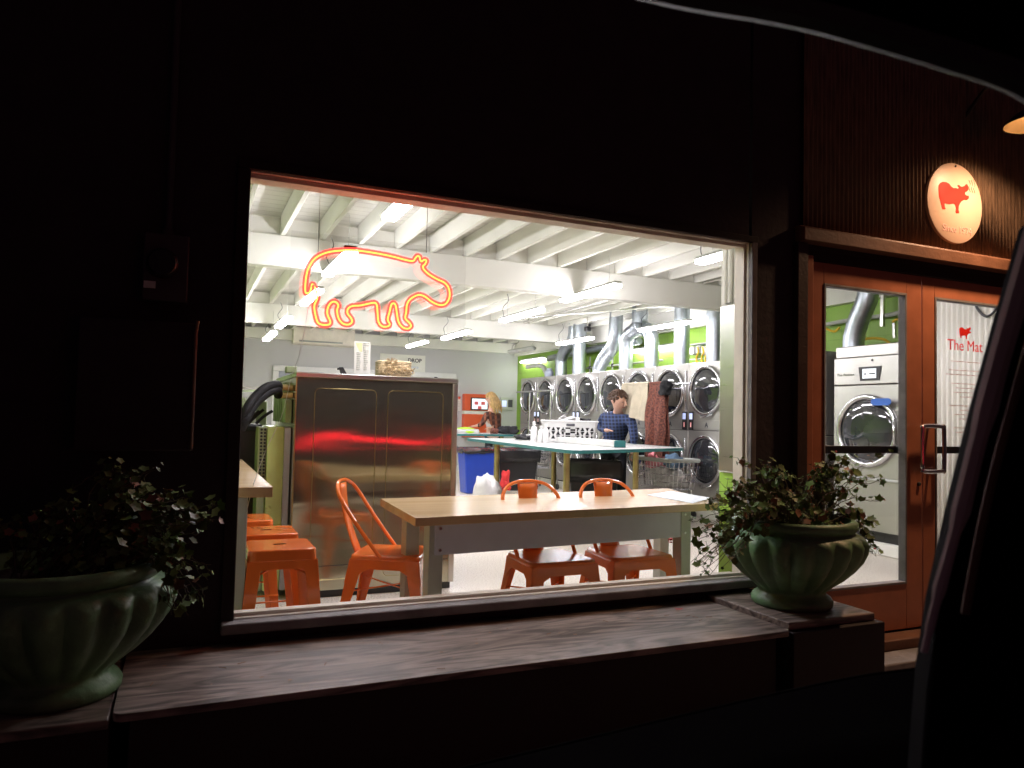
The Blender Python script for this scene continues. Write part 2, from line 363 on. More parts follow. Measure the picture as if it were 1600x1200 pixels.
B = thing('laundromat_building', 'dark single-storey laundromat with a large lit window and rust-brown double doors', 'building', (0,0,0))
w = MB()
for b in ((-6, WX0, 0, TH, -.12, 4.2), (WX0, WX1, 0, TH, -.12, WZ0-.03), (WX0, WX1, 0, TH, WZ1+.02, 4.2), (WX1+.02, DX0, 0, TH, -.12, 4.2), (DX0, DX1, 0, TH, DZ1+.04, 4.2), (DX1, 9, 0, TH, -.12, 4.2)): w.box(*b)
w.build('facade_wall', 'wall', B, smooth=False)
# interior lining of the facade, painted pale
w = MB()
for b in ((XL, WX0, TH+.002, TH+.02, 0, 3.08), (WX0, WX1, TH+.002, TH+.02, 0, WZ0-.04), (WX0, WX1, TH+.002, TH+.02, WZ1+.02, 3.08), (WX1+.02, DX0, TH+.002, TH+.02, 0, 3.08), (DX0, DX1, TH+.002, TH+.02, DZ1+.05, 3.08), (DX1, XR, TH+.002, TH+.02, 0, 3.08)): w.box(*b)
w.build('inner_lining', 'white', B, smooth=False)
box(XL, XR+.2, YB, YB+.15, 0, 3.3).build('back_wall', 'grey', B, smooth=False)
box(XL, XR-.02, YB-.015, YB-.001, 0, .12).build('skirting', 'whiteplastic', B, smooth=False)
box(XR, XR+.2, 0.0, YB, 0, 3.3).build('green_side_wall', 'greenblock', B, smooth=False)
box(XL-.15, XL, 0.0, YB, 0, 3.3).build('green_far_wall', 'greenblock', B, smooth=False)
box(XL, XR, TH+.02, YB, 3.08, 3.14).build('ceiling_deck', 'deck', B, smooth=False)
box(-6, 9, TH, YB+.4, 3.31, 3.5).build('roof', 'wall', B, smooth=False)
# front edge of the roof keeps the night out
for i in range(-7, 17):
    x = .78+.37*i
    if XL+.03 < x < XR-.05: box(x-.021, x+.021, TH+.02, YB-.01, 2.882, 3.079).build('joist', 'white', B, bevel=.004)
for y in (4.1, 8.8):
    box(XL, XR, y, y+.14, 2.58, 2.88).build('beam', 'white', B, bevel=.006)
box(XR-.10, XR-.002, TH+.03, YB-.02, 2.60, 3.078).build('ledger', 'white', B, bevel=.005)
box(XL, XR-.11, YB-.10, YB-.002, 2.66, 2.878).build('ledger', 'white', B, bevel=.005)
# blocking between the joists on top of the beams (dark gaps above it in the photo)
for y in (4.1, 8.8):
    b = MB()
    for i in range(-7, 17):
        x = .78+.37*i
        if XL+.03 < x < XR-.42: b.box(x+.023, x+.345, y+.05, y+.09, 2.882, 3.05)
    b.build('blocking', 'white', B, smooth=False)
# conduit runs under the ceiling
for pts in ([(5.6,4.0,2.86),(5.6,1.2,2.86)], [(3.05,4.3,2.84),(3.05,7.4,2.84)], [(5.25,4.3,2.84),(5.25,8.4,2.84)], [(4.9,8.4,2.86),(6.7,5.0,2.86)]):
    MB().tube(pts, .013, 6).build('conduit', 'steelflat', B)
# --- window
Wn = MB()
Wn.box(WX0, WX1, -.0, TH+.07, WZ1, WZ1+.02).box(WX1, WX1+.018, -.0, TH+.012, WZ0-.03, WZ1+.02).box(WX0-.018, WX0, 0, TH+.03, WZ0-.03, WZ1+.02)
win = Wn.build('window', 'reveal', B, bevel=.003)
Wn = MB(); Wn.box(WX0-.05, WX1+.05, -.02, -.001, WZ1+.006, WZ1+.04).box(WX0-.05, WX0-.002, -.02, -.001, WZ0-.03, WZ1+.005)
Wn.build('outer_frame', 'boardbox', win, bevel=.003)
box(WX1+.001, WX1+.035, -.03, -.001, WZ0-.03, WZ1+.004).build('side_frame', 'greyframe', win, bevel=.003)
MB().box(WX0-.0, WX1, .0, TH+.03, WZ0-.028, WZ0+.0).build('sill', 'reveal', win, bevel=.006)
MB().box(WX0-.05, WX1+.03, -.075, -.002, WZ0-.045, WZ0-.004).build('sill_nosing', 'greyframe', win, bevel=.008)
MB().box(WX0+.001, WX1-.001, .03, .036, WZ0+.001, WZ1-.001).build('pane', 'glass', win, smooth=False)
MB().box(WX0, WX1, .022, .044, WZ1-.018, WZ1-.001).box(WX0, WX1, .022, .044, WZ0+.001, WZ0+.014).box(WX1-.014, WX1-.001, .022, .044, WZ0+.015, WZ1-.019).build('glazing_bead', 'reveal', win)
# --- cladding above the door, lintel
cl = MB()
def corrug(x0, x1, z0, z1, y, pitch, amp, mb):
    n = int((x1-x0)/pitch*6); base = len(mb.v)
    for i in range(n+1):
        x = x0+(x1-x0)*i/n; yy = y-amp*(.5+.5*math.cos(2*math.pi*(x-x0)/pitch))
        mb.v += [Vector((x, yy, z0)), Vector((x, yy, z1))]
    for i in range(n): a = base+2*i; mb.f.append((a, a+2, a+3, a+1))
corrug(3.12, 8.8, 2.30, 4.1, -.012, .034, .014, cl)
cl.build('corrugated_cladding', 'cladding', B, solid=.002, angle=80)
MB().box(3.08, 8.8, -.075, -.001, 2.225, 2.30).box(3.07, 8.8, -.055, -.001, 2.3005, 2.312).build('lintel', 'lintel', B, bevel=.006)
MB().box(3.07, 3.145, -.04, -.001, -.1, 2.222).build('door_casing', 'darktrim', B, bevel=.005)
MB().box(DX0-.0, DX1, .002, .10, DZ1-.022, DZ1+.045).build('door_header', 'boardbox', B, bevel=.004)
# door frame and leaves
for x0_, x1_ in ((3.15,3.195),(5.005,5.05)): MB().box(x0_, x1_, -.03, .10, 0, DZ1-.002).build('door_jamb', 'door', B, bevel=.004)
MB().box(3.14, 5.06, -.12, .14, -.06, .0).build('threshold', 'lintel', B, bevel=.006)
MB().box(3.10, 5.1, -.30, -.13, -.12, -.05).build('step', 'pavement', B, bevel=.01)
def leaf(x0, x1, gx0, gx1, flip):
    d = MB()
    z0, z1, gz0, gz1 = .012, 2.135, .276, 2.016; y0, y1 = 0.0, .045
    d.box(x0, gx0, y0, y1, z0, z1).box(gx1, x1, y0, y1, z0, z1).box(gx0, gx1, y0, y1, z0, gz0).box(gx0, gx1, y0, y1, gz1, z1)
    o = d.build('door', 'door', B, bevel=.003)
    g = .014
    MB().box(gx0, gx0+g, -.006, y1, gz0, gz1).box(gx1-g, gx1, -.006, y1, gz0, gz1).box(gx0+g, gx1-g, -.006, y1, gz0, gz0+g).box(gx0+g, gx1-g, -.006, y1, gz1-g, gz1).build('glazing_bead', 'greyframe', o, bevel=.002)
    MB().box(gx0+g, gx1-g, .02, .026, gz0+g, gz1-g).build('glass', 'doorglass', o, smooth=False)
    MB().box(gx0-.03, gx1+.03, y1+.03, y1+.06, 1.045, 1.09).box(gx0-.03, gx0, y1, y1+.03, 1.045, 1.09).box(gx1, gx1+.03, y1, y1+.03, 1.045, 1.09).build('push_bar', 'black', o, bevel=.004)
    return o
leafl = leaf(3.20, 4.105, 3.301, 3.972, False)
leafr = leaf(4.115, 5.0, 4.222, 4.90, True)
def pull(x, o):
    z0, z1 = .94, 1.215
    pts = bez([(x, 0, z0+.005), (x, -.06, z0), (x, -.078, z0+.025), (x, -.08, (z0+z1)/2), (x, -.078, z1-.025), (x, -.06, z1), (x, 0, z1-.005)], 5)
    MB().tube(pts, .0125, 10).build('handle', 'chrome', o)
# two back-to-back D-shaped pulls read as one loop from outside
pts = bez([(4.045,-.05,.97),(4.045,-.05,1.19),(4.06,-.05,1.215),(4.21,-.05,1.215),(4.235,-.05,1.195),(4.235,-.05,.965),(4.215,-.05,.945),(4.06,-.05,.945)], 6, closed=True)
hd = MB().tube(pts, .0125, 10, closed=True)
hd.tube([(4.16,-.05,1.215),(4.16,0,1.215)], .011, 8).tube([(4.16,-.05,.945),(4.16,0,.945)], .011, 8)
hd.build('handle', 'chrome', leafr)
MB().lathe([(.013,0),(.013,.008),(.009,.012)], (4.075, 0, .865), 16, axis='Y').build('lock', 'black', leafl)
# lettering on the right leaf
yT = -.0005
def hog(mb, cx, cz, s, y, thick=.0015):
    px = [(680,275),(680,250),(688,236),(702,229),(722,228),(738,235),(750,248),(762,256),(778,254),(788,257),(797,250),(790,243),(788,236),(797,237),(806,244),(816,243),(828,238),(836,228),(843,227),(850,240),(851,256),(843,265),(832,270),(830,282),(840,289),(852,288),(853,303),(842,312),(826,312),(810,322),(800,336),(793,352),(792,370),(796,386),(780,387),(776,380),(779,362),(774,343),(764,337),(742,343),(726,342),(714,338),(712,350),(713,362),(719,371),(705,373),(700,370),(695,350),(690,330),(683,310)]
    # measured on the oval sign; x is widened to undo the slant view
    poly = [((x-767)*1.36*s, -(yy-305)*s+(x-767)*.10*s) for x, yy in px]
    mb.prism(poly, lambda a, b: (cx+a, y, cz+b), lambda a, b: (cx+a, y-thick, cz+b))
hg = MB(); hog(hg, 4.53, 1.815, .00047, .019); hg.build('hog_decal', 'red', leafr, smooth=False)
text('door_lettering', 'The Mat', .098, 'red', (4.53, .0185, 1.700), FACING_OUT, leafr)
tx = MB(); rs = random.Random(3)
z = 1.655
for wd in (.26, 0, .30, .36, 0, .26, .18, .22, .1, 0, .30, .10, .2, .12, 0, .22, .18, .10):
    z -= .028
    if wd:
        x = 4.53-wd/2
        while x < 4.53+wd/2:
            l = rs.uniform(.008, .03); tx.box(x, x+l, .0185, .0193, z, z+.005); x += l+.006
tx.build('hours_print', 'redink', leafr, smooth=False)
# corrugated partition running into the shop, seen through the right leaf
cp = MB(); corrug(.18, 1.10, 0.0, 3.05, 0, .045, .016, cp); cp.v = [Vector((5.6+v_.y, v_.x, v_.z)) for v_ in cp.v]
cp.build('corrugated_partition', 'corr', B, solid=.002, angle=80)
MB().tube(bez([at(1524,462,X=5.57), at(1526,480,X=5.57), at(1540,494,X=5.57), at(1554,486,X=5.57), at(1560,466,X=5.57)], 6), .010, 6).build('cable_loop', 'black', B)
# partition between window and door, with steel panel
MB().box(3.035, 3.06, TH+.022, .56, .905, 3.07).build('stub_wall', 'white', B, smooth=False)
MB().box(3.035, 3.06, TH+.022, .56, 0, .904).build('stub_wall_base', 'greenflat', B, smooth=False)
MB().box(3.005, 3.034, TH+.03, .535, .91, 1.93).build('steel_panel', 'steelflat', B, bevel=.006)
MB().box(3.000, 3.004, .20, .214, .93, 1.90).box(3.000, 3.004, .235, .249, .93, 1.90).build('panel_hinge', 'chrome', B)
for yy in (.50, .46): MB().tube([(3.018, yy, 1.94), (3.018, yy, 3.05)], .013, 8).build('conduit', 'white', B)
MB().box(2.995, 3.004, .21, .235, 1.29, 1.33).build('panel_latch', 'black', B)
# back wall: glazed partition with white trim, two panes
f = MB(); f.box(1.57, 5.45, YB-.06, YB-.016, 2.03, 2.14).box(1.57, 1.68, YB-.06, YB-.016, 0, 2.029).box(5.34, 5.45, YB-.06, YB-.016, 0, 2.029).box(3.4, 3.5, YB-.06, YB-.016, 0, 2.029)
f.build('partition_frame', 'whiteplastic', B, bevel=.005)
MB().box(1.69, 3.39, YB-.03, YB-.017, .1, 2.025).box(3.51, 5.33, YB-.03, YB-.017, .1, 2.025).build('partition_panel', mat('blue_grey_panel', (.30,.33,.38), .3), B)
struct(box(3.25, 4.9, .18, .95, .001, .012).build('floor_mat', 'grass_dark', bevel=.003))
struct_mat = bpy.data.objects['floor_mat']; del struct_mat['kind']; tag(struct_mat, 'dark grey entrance mat on the cream floor inside the doors', 'mat')
# ================================================================== BENCH AND PEDESTALS
bn = thing('window_bench', 'long weathered plywood bench board below the shop window', 'bench', (1.15,-.3,-.12))
def rounded(x0, x1, y0, y1, r, n=5):
    out = []
    for cx, cy, a0 in ((x1-r, y1-r, 0), (x0+r, y1-r, 90), (x0+r, y0+r, 180), (x1-r, y0+r, 270)):
        for i in range(n+1): a = math.radians(a0+90*i/n); out.append((cx+r*math.cos(a), cy+r*math.sin(a)))
    return out
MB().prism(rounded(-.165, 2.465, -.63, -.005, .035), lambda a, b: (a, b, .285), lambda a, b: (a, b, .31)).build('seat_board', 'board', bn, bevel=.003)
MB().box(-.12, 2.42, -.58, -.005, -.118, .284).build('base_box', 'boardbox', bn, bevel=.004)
pd = thing('plant_stand', 'dark box stand under the right flower pot beside the door', 'stand', (2.74,-.3,-.12))
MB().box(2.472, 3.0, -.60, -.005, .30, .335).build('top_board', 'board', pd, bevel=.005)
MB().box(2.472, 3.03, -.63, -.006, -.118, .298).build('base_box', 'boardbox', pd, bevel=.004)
pd = thing('plant_stand', 'dark box stand under the left flower pot', 'stand', (-.5,-.3,-.12))
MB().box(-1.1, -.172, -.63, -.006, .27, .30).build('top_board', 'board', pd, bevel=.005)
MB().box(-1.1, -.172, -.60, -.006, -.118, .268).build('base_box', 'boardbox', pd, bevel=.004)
# ================================================================== FACADE THINGS
mb = thing('electric_meter', 'small dark grey meter box high on the wall left of the window', 'meter box', (-.085,0,1.61))
MB().box(-.165, -.01, -.07, -.001, 1.62, 1.875).build('box', 'meter', mb, bevel=.006)
MB().lathe([(.055,0),(.055,.025),(.045,.04)], (-.10,-.071,1.76), 24, axis='Y').build('dial', 'black', mb)
MB().box(-.16,-.12,-.08,-.07,1.665,1.69).build('seal_tag', 'paper', mb)
MB().tube([(-.085,-.03,1.876),(-.085,-.03,1.90)], .022, 12).build('collar', 'meter', mb)
ct = thing('conduit_pipe', 'thin vertical conduit running up the dark wall above the meter', 'pipe', (-.085,0,1.9))
MB().tube([(-.085,-.03,1.901),(-.09,-.03,4.1)], .013, 10).build('pipe', 'meter', ct)
cb = thing('wall_cabinet', 'tall dark electrical cabinet on the wall below the meter', 'cabinet', (-.15,0,1.0))
MB().box(-.36, .028, -.10, -.001, 1.06, 1.54).build('body', 'wall', cb, bevel=.006)
MB().tube([(.025,-.104,1.07),(.025,-.104,1.50),(.03,-.104,1.55)], .006, 8).build('door_edge', 'cladding', cb)
sg = thing('oval_sign', 'round cream wall sign with red hog and since date above the door', 'sign', (4.35,-.03,2.36))
MB().lathe([(.252,0),(.252,.018),(.249,.02)], (4.35,-.028,2.61), 64, axis='Y').build('disc', 'signface', sg)
hg = MB(); hog(hg, 4.335, 2.645, .00118, -.049); hg.build('hog_emblem', 'red', sg, smooth=False)
text('since_lettering', 'Since 1974', .062, 'redink', (4.365,-.0495,2.425), FACING_OUT, sg)
wv = MB()
for dx in (0, .022, .044): wv.tube(bez([(4.475+dx,-.05,2.775+dx*.2),(4.488+dx,-.05,2.75),(4.475+dx,-.05,2.73),(4.488+dx,-.05,2.70)], 4), .0018, 5)
wv.build('smell_lines', 'redink', sg)
MB().lathe([(.006,0),(.006,.004)], (4.35,-.049,2.845), 10, axis='Y').build('screw', 'black', sg)
lm = thing('barn_lamp', 'warm glowing gooseneck wall lamp above the oval sign', 'lamp', (4.5,0,3.4))
LX, LY, LZ = 4.50, -.44, 3.0
sh = MB().lathe([(.165,0),(.16,.015),(.11,.06),(.06,.09),(.045,.13)], (LX,LY,LZ), 32, close=False).build('lamp_shade', 'shadeout', lm, solid=.003)
MB().lathe([(.160,.004),(.155,.017),(.105,.056),(.055,.085),(.02,.10)], (LX,LY,LZ), 32, close=False).build('shade_lining', 'shadein', sh)
MB().lathe([(.005,.0),(.022,.012),(.03,.035),(.022,.06),(.012,.075)], (LX,LY,LZ+.03), 20).build('bulb', 'bulb', lm)
MB().tube(bez([(LX,LY,LZ+.13),(LX,LY,LZ+.25),(LX,LY+.12,LZ+.36),(LX,LY+.28,LZ+.34),(LX,-.005,LZ+.2)], 6), .012, 8).build('gooseneck', 'shadeout', lm)
ld = bpy.data.lights.new('lamp_bulb_light', 'SPOT'); ld.energy = 84.0; ld.color = (1,.58,.33); ld.shadow_soft_size = .05; ld.spot_size = math.radians(150); ld.spot_blend = 1.0
lo = bpy.data.objects.new('lamp_bulb_light', ld); C.objects.link(lo); lo.location = (LX-4.5, LY, LZ+.03-3.4); lo.parent = lm
# ================================================================== NEON
npx = [(440,812),(439,770),(445,715),(460,665),(498,612),(565,580),(650,568),(740,568),(850,583),(950,603),(1030,624),(1070,629),(1084,612),(1096,600),(1108,605),(1112,622),(1120,632),(1136,622),(1148,628),(1140,648),(1128,660),(1135,680),(1165,708),(1210,735),(1255,757),(1280,790),(1284,840),(1262,880),(1225,887),(1180,868),(1140,838),(1103,828),(1060,848),(1036,880),(1030,930),(1025,965),(1050,992),(1058,1012),(1040,1026),(1010,1018),(985,985),(975,930),(968,890),(956,877),(942,888),(932,930),(922,972),(934,1000),(920,1013),(890,1012),(868,985),(862,930),(858,888),(845,874),(815,878),(760,890),(715,893),(690,908),(686,935),(708,965),(712,988),(690,1002),(658,995),(634,965),(625,920),(632,888),(615,869),(592,872),(572,900),(568,940),(585,982),(578,1001),(540,1003),(512,988),(497,940),(492,890),(508,850),(506,820),(492,780),(480,765),(474,785),(465,812),(452,818)]
ng = thing('neon_hippo_sign', 'glowing orange-red neon outline of a hippo hung inside the shop window', 'neon sign', (.8,.1,1.55))
NY = .085
npts = [at(360+x/3.75, 240+y/3.75, Y=NY) for x, y in npx]
MB().tube(bez(npts, 4, closed=True), .0034, 10, closed=True).build('neon_tube', 'neon', ng, angle=80)
MB().tube(bez(npts, 4, closed=True), .0125, 12, closed=True).build('neon_halo_jacket', 'neonglow', ng, angle=80)  # wider glowing tube carries the red halo round the core
a = at(462, 372, Y=NY+.055); b = at(718, 525, Y=NY+.055)
MB().box(a.x-.02, b.x+.02, NY+.05, NY+.054, b.z-.005, a.z+.03).build('backing_panel', 'acrylic', ng, smooth=False)
for px_ in (497, 666):
    p = at(px_, 395, Y=NY+.052); MB().tube([(p.x, p.y, p.z), (p.x, p.y, WZ1-.002)], .0015, 5).build('hanging_wire', 'chrome', ng)
for k in (3, 14, 26, 38, 50, 62, 76):
    p = npts[k]; MB().tube([p, p+Vector((0,.05,0))], .003, 6).build('standoff', 'whiteplastic', ng)
a = at(537, 384, Y=NY+.04); b = at(556, 391, Y=NY+.04)
MB().box(a.x, b.x, NY+.02, NY+.049, b.z, a.z).build('transformer', 'black', ng, bevel=.003)
cord = [at(482, 478, Y=.18), at(475, 520, Y=.17), at(466, 560, Y=.2), at(455, 590, Y=.25), at(440, 650, Y=.3), at(415, 705, Y=.3), at(395, 760, Y=.32), at(383, 810, Y=.33)]
tag(MB().tube(bez(cord, 5), .0014, 5).build('power_cord', 'whiteplastic'), 'thin pale cord dangling from the neon hippo down past the cabinet', 'cord')
# ================================================================== STRIP LIGHTS
def make_light():
    t = thing('strip_light', '', 'ceiling light', offset=False)
    MB().prism([(-.053,.009),(.053,.009),(.040,.038),(-.040,.038)], lambda a, b: (a, -.60, b), lambda a, b: (a, .60, b)).build('housing', 'greymetal', t, bevel=.008, seg=3)
    h = MB().box(-.050, .050, -.59, .59, -.028, .0085).build('diffuser', 'tube', t, bevel=.014, seg=3)
    for y in (-.42, .42):
        MB().tube([(0, y, .034), (0, y, .33)], .0022, 5).build('hanging_wire', 'chrome', t)
    pts = bez([(.0,.55,.035),(.02,.60,.09),(-.02,.53,.16),(.03,.47,.25),(0,.44,.33)], 5)
    MB().tube(pts, .0038, 5).build('cord', 'black', t)
    return t
fx = [(1.22,1.22,2.56,'right under the red-lit window head'),
      (1.20,3.50,2.55,'second in the left row, behind the neon hippo back'),
      (1.30,5.75,2.57,'third in the left row, behind the tail of the neon hippo'),
      (1.17,7.30,2.43,'fourth in the left row, under the second beam'),
      (1.13,8.65,2.36,'smallest, at the far left end of the left row'),
      (3.92,1.33,2.56,'at the upper right corner of the window'),
      (3.95,3.85,2.575,'long and bright in front of the first beam'),
      (3.80,5.30,2.49,'in the middle row between the two beams'),
      (3.80,7.75,2.47,'in the middle row against the second beam'),
      (3.94,10.35,2.55,'farthest of the middle row, near the pale back wall'),
      (6.20,5.65,2.56,'over the dryers beside the two vertical ducts'),
      (5.95,7.85,2.52,'before the right end of the second beam, above the far dryers')]
L0 = make_light()
for i, (x, y, z, d) in enumerate(fx):
    o = L0 if i == 0 else copy_tree(L0)
    o.location = (x, y, z); o['label'] = 'lit hanging strip light '+d; o['group'] = 'hanging strip lights'
o = copy_tree(L0); o.location = (6.1, 10.35, 2.55); o['label'] = 'unlit tilted strip light hanging in the far corner by the green wall'; o.rotation_euler = (0, .5, 0)
for c in o.children:
    if c.name.startswith('diffuser'):
        c.data = c.data.copy(); c.data.materials[0] = M['tubedim']
for y, z, d in ((11.5,2.46,'fixed low on the green wall in the far corner'), (6.9,2.37,'fixed on the green wall behind the twin ducts')):
    t = thing('wall_strip_light', 'lit strip light '+d, 'wall light', (6.9,y,z), group='strip lights on the green wall')
    box(6.87, 6.949, y-.58, y+.58, z+.01, z+.05).build('housing', 'greymetal', t, bevel=.01)
    box(6.86, 6.94, y-.57, y+.57, z-.03, z+.009).build('diffuser', 'tubewall', t, bevel=.012)
# ================================================================== DRYERS
def ringmesh(cy, cz, r, x=0.0, r2=.026):
    return MB().tube([(x-.02, cy+r*math.cos(a), cz+r*math.sin(a)) for a in [2*math.pi*i/48 for i in range(48)]], r2, 10, closed=True)
DW = .757
def make_stack():
    t = thing('stacked_dryer', '', 'dryer', offset=False, group='stacked dryers along the green wall')
    b = MB().box(0, .80, .004, DW-.004, .135, 1.092).box(0, .80, .004, DW-.004, 1.098, 1.965)
    b.build('body', 'dryer', t, bevel=.006)
    MB().box(.01, .79, .02, DW-.02, .12, .134).build('foot', 'black', t)
    MB().box(.003, .79, .006, DW-.006, 1.0921, 1.0979).build('seam', 'black', t)
    for cz in (1.60, .72):
        r = ringmesh(DW/2+.01, cz, .300).build('door_ring', 'chrome', t, angle=80)
        MB().lathe([(.298,-.02),(.285,.0),(.24,.018),(.15,.032),(.0,.038)], (-.012, DW/2+.01, cz), 40, axis='X', close=False).build('door_glass', 'glassdark', r, angle=80)
        MB().lathe([(.318,0),(.318,.012)], (0, DW/2+.01, cz), 40, axis='X').build('door_plate', 'dryer', r)
        MB().box(-.03, -.001, .028, .052, cz-.27, cz+.27).build('hinge_bar', 'chrome', r, bevel=.006)
        MB().tube(bez([(-.02, DW/2-.13, cz-.30),(-.05, DW/2-.06, cz-.325),(-.05, DW/2+.04, cz-.335),(-.02, DW/2+.10, cz-.315)], 5), .010, 8).build('handle', 'chrome', r)
    MB().box(-.006, -.001, .06, DW-.02, 1.115, 1.225).build('label_strip', 'dryer', t, bevel=.002)
    text('plate_letter', 'A', .085, 'letterdark', (-.008, DW/2, 1.14), FACING_LEFT, t, bold=.003)
    return t
def add_panel(t, y):
    p = MB().box(-.012, -.001, y-.045, y+.045, 1.10, 1.335).build('control_panel', 'black', t, bevel=.004)
    MB().box(-.0145, -.0125, y-.032, y+.032, 1.235, 1.315).build('display', 'screen', p)
    MB().box(-.0145, -.0125, y-.010, y+.010, 1.135, 1.195).build('red_digit', 'digit', p)
dl = ['nearest the steel panel, partly cut off by the window jamb', 'right of the hanging brown scarf', 'behind the hanging khaki trousers and scarf',
      'directly behind the bending man', 'just right of the white basket top, left of the man', 'third from the far back corner', 'second from the far back corner', 'in the far back corner beside the pale wall']
D0 = make_stack(); D1 = copy_tree(D0)
add_panel(D0, .07); add_panel(D1, DW-.07)
st = []
for k in range(10):
    y = 4.04+DW*k if k < 8 else 4.04-DW*(k-7)
    src = (D1 if k % 2 == 0 else D0)
    o = src if k < 2 else copy_tree(src)
    o.location = (6.0, y, 0)
    o['label'] = 'stacked steel dryer '+dl[k] if k < 8 else ('stacked steel dryer at the left edge of the door glass' if k == 9 else 'stacked steel dryer between the steel panel and the door view')
    st.append(o)
struct_base = MB().box(5.98, XR, 1.2, YB-.02, 0, .119); struct_base.build('dryer_plinth', 'white', B, bevel=.01)
# washers/dryers big unit by the door
t = thing('large_dryer', 'large single-door steel dryer seen through the left door glass', 'dryer', (6.0,1.9,0))
box(6.0, 6.9, 1.14, 2.425, .20, 1.60).build('body', 'dryer', t, bevel=.008)
box(6.0, 6.9, 1.14, 2.425, 1.606, 1.875).build('control_panel', 'dryer', t, bevel=.008)
box(6.02, 6.9, 1.16, 2.40, .12, .199).build('foot', 'black', t)
box(6.02, 6.9, 1.15, 2.42, 1.876, 1.99).build('rear_housing', 'dryer', t, bevel=.008)
r = ringmesh(2.015, 1.16, .325, x=6.0, r2=.028).build('door_ring', 'chrome', t, angle=80)
MB().lathe([(.322,-.02),(.31,.0),(.26,.02),(.16,.035),(.0,.042)], (5.988, 2.015, 1.16), 48, axis='X', close=False).build('door_glass', 'glassdark', r, angle=80)
MB().lathe([(.345,0),(.345,.012)], (6.0, 2.015, 1.16), 48, axis='X').build('door_plate', 'dryer', r)
MB().tube(bez([(5.97,1.70,1.05),(5.93,1.67,1.12),(5.93,1.67,1.20),(5.97,1.70,1.27)], 5), .014, 8).build('handle', 'chrome', r)
p = MB().prism([(2.12,1.775),(1.86,1.775),(1.885,1.64),(2.10,1.64)], lambda a, b: (5.992, a, b), lambda a, b: (5.999, a, b)).build('screen_bezel', 'black', t)
box(5.988, 5.9915, 1.915, 2.07, 1.662, 1.755).build('screen', 'screenw', p)
box(5.9865, 5.9878, 1.925, 1.99, 1.70, 1.712).build('screen_text', 'letterdark', p)
box(5.9865, 5.9878, 2.03, 2.045, 1.695, 1.715).build('screen_icon', 'letterdark', p)
box(5.99, 5.999, 1.60, 1.66, 1.68, 1.77).build('second_control', 'black', t, bevel=.003)
box(5.988, 5.9898, 1.63, 1.645, 1.71, 1.73).build('red_digit', 'digit', t)
lg = MB(); rs = random.Random(5); yy = 2.37
for k in range(11):
    hgt = .028 if k in (0, 4) else .018
    if k != 3: lg.tube([(5.994, yy, 1.695), (5.994, yy-.004, 1.695+hgt)], .0035, 6).tube([(5.994, yy, 1.695+hgt*.5), (5.994, yy-.012, 1.695+hgt*.6)], .003, 6)
    yy -= .0185
lg.build('chrome_lettering', 'chrome', t)
MB().lathe([(.011,0),(.011,.004)], (5.998, 1.965, 1.835), 12, axis='X').build('lock', 'black', t)
MB().tube([(5.985, 1.16, .70), (5.985, 2.41, .70)], .016, 8).build('lower_rail', 'greymetal', t)
MB().box(5.993, 5.999, 1.16, 2.41, .20, .215).build('kick_seam', 'black', t)
tag(MB().prism(rounded(1.70, 1.92, 1.40, 1.465, .03), lambda a, b: (5.925, a, b), lambda a, b: (5.93, a, b)).build('painted_blue_reflection', 'blockblue', bevel=.001), 'bright blue painted reflection patch across the top of the large dryer door', 'painted reflection')  # blue reflection on the dryer door, painted as a thin plate
# ================================================================== DUCTS
DXP = 6.42
def duct(pts, r, label, nm='exhaust_duct', bends=True):
    P = bez(pts, 7); rr = []
    t = thing(nm, label, 'duct', tuple(P[0]), group='metal exhaust ducts above the dryers')
    MB().tube(P, r, 20).build('pipe', 'duct', t, angle=50)
    b = MB(); L = 0; last = -1
    for i in range(1, len(P)):
        L += (P[i]-P[i-1]).length
        if int(L/.13) != last and 0 < i < len(P)-1:
            last = int(L/.13); d = (P[i+1]-P[i-1]).normalized()
            b.tube([P[i]-d*.006, P[i]+d*.006], r*1.045, 20)
    b.build('seam_ring', 'duct', t, angle=50)
    return t
a_ = lambda x, y: at(x, y, X=DXP)
def v(x, z): q = at(x, 560, X=DXP); return Vector((DXP, q.y, z))
def vert(x, ztop, r, label): duct([v(x, 1.97), v(x, 2.2), v(x, ztop-.3), v(x, ztop)], r, label)
vert(1117, 2.90, .115, 'tall straight metal duct half hidden by the steel panel')
vert(1065, 2.90, .11, 'tall straight metal duct left of the yellow gas hoses')
y1, y2, ym = v(1018,2).y, v(978,2).y, v(999,2).y
duct([(DXP,y1,1.97),(DXP,y1,2.2),(DXP,y1,2.40),(DXP,y1+.06,2.55),(DXP,ym-.05,2.66),(DXP,ym,2.75)], .11, 'right leg of the wishbone duct pair')
duct([(DXP,y2,1.97),(DXP,y2,2.2),(DXP,y2,2.40),(DXP,y2-.06,2.55),(DXP,ym+.05,2.66),(DXP,ym,2.74)], .11, 'left leg of the wishbone duct pair')
duct([(DXP,ym,2.72),(DXP,ym,2.78),(DXP,ym,2.84),(DXP,ym,3.07)], .125, 'short collar joining the wishbone duct pair at the ceiling')
duct([v(937,1.97), v(937,2.08), Vector((DXP, v(945,2).y, 2.25)), Vector((DXP, v(957,2).y, 2.42)), Vector((DXP, v(961,2).y, 2.62)), Vector((DXP, v(962,2).y, 3.07))], .115, 'bent metal duct with an S-shaped elbow')
vert(905, 2.90, .12, 'straight metal duct behind the far strip light')
duct([v(877,1.97), v(877,2.2), v(877,2.32), Vector((DXP, v(884,2).y, 2.5)), Vector((DXP, v(895,2).y, 2.66)), Vector((DXP, v(897,2).y, 2.95))], .11, 'far metal duct with an elbow to the right')
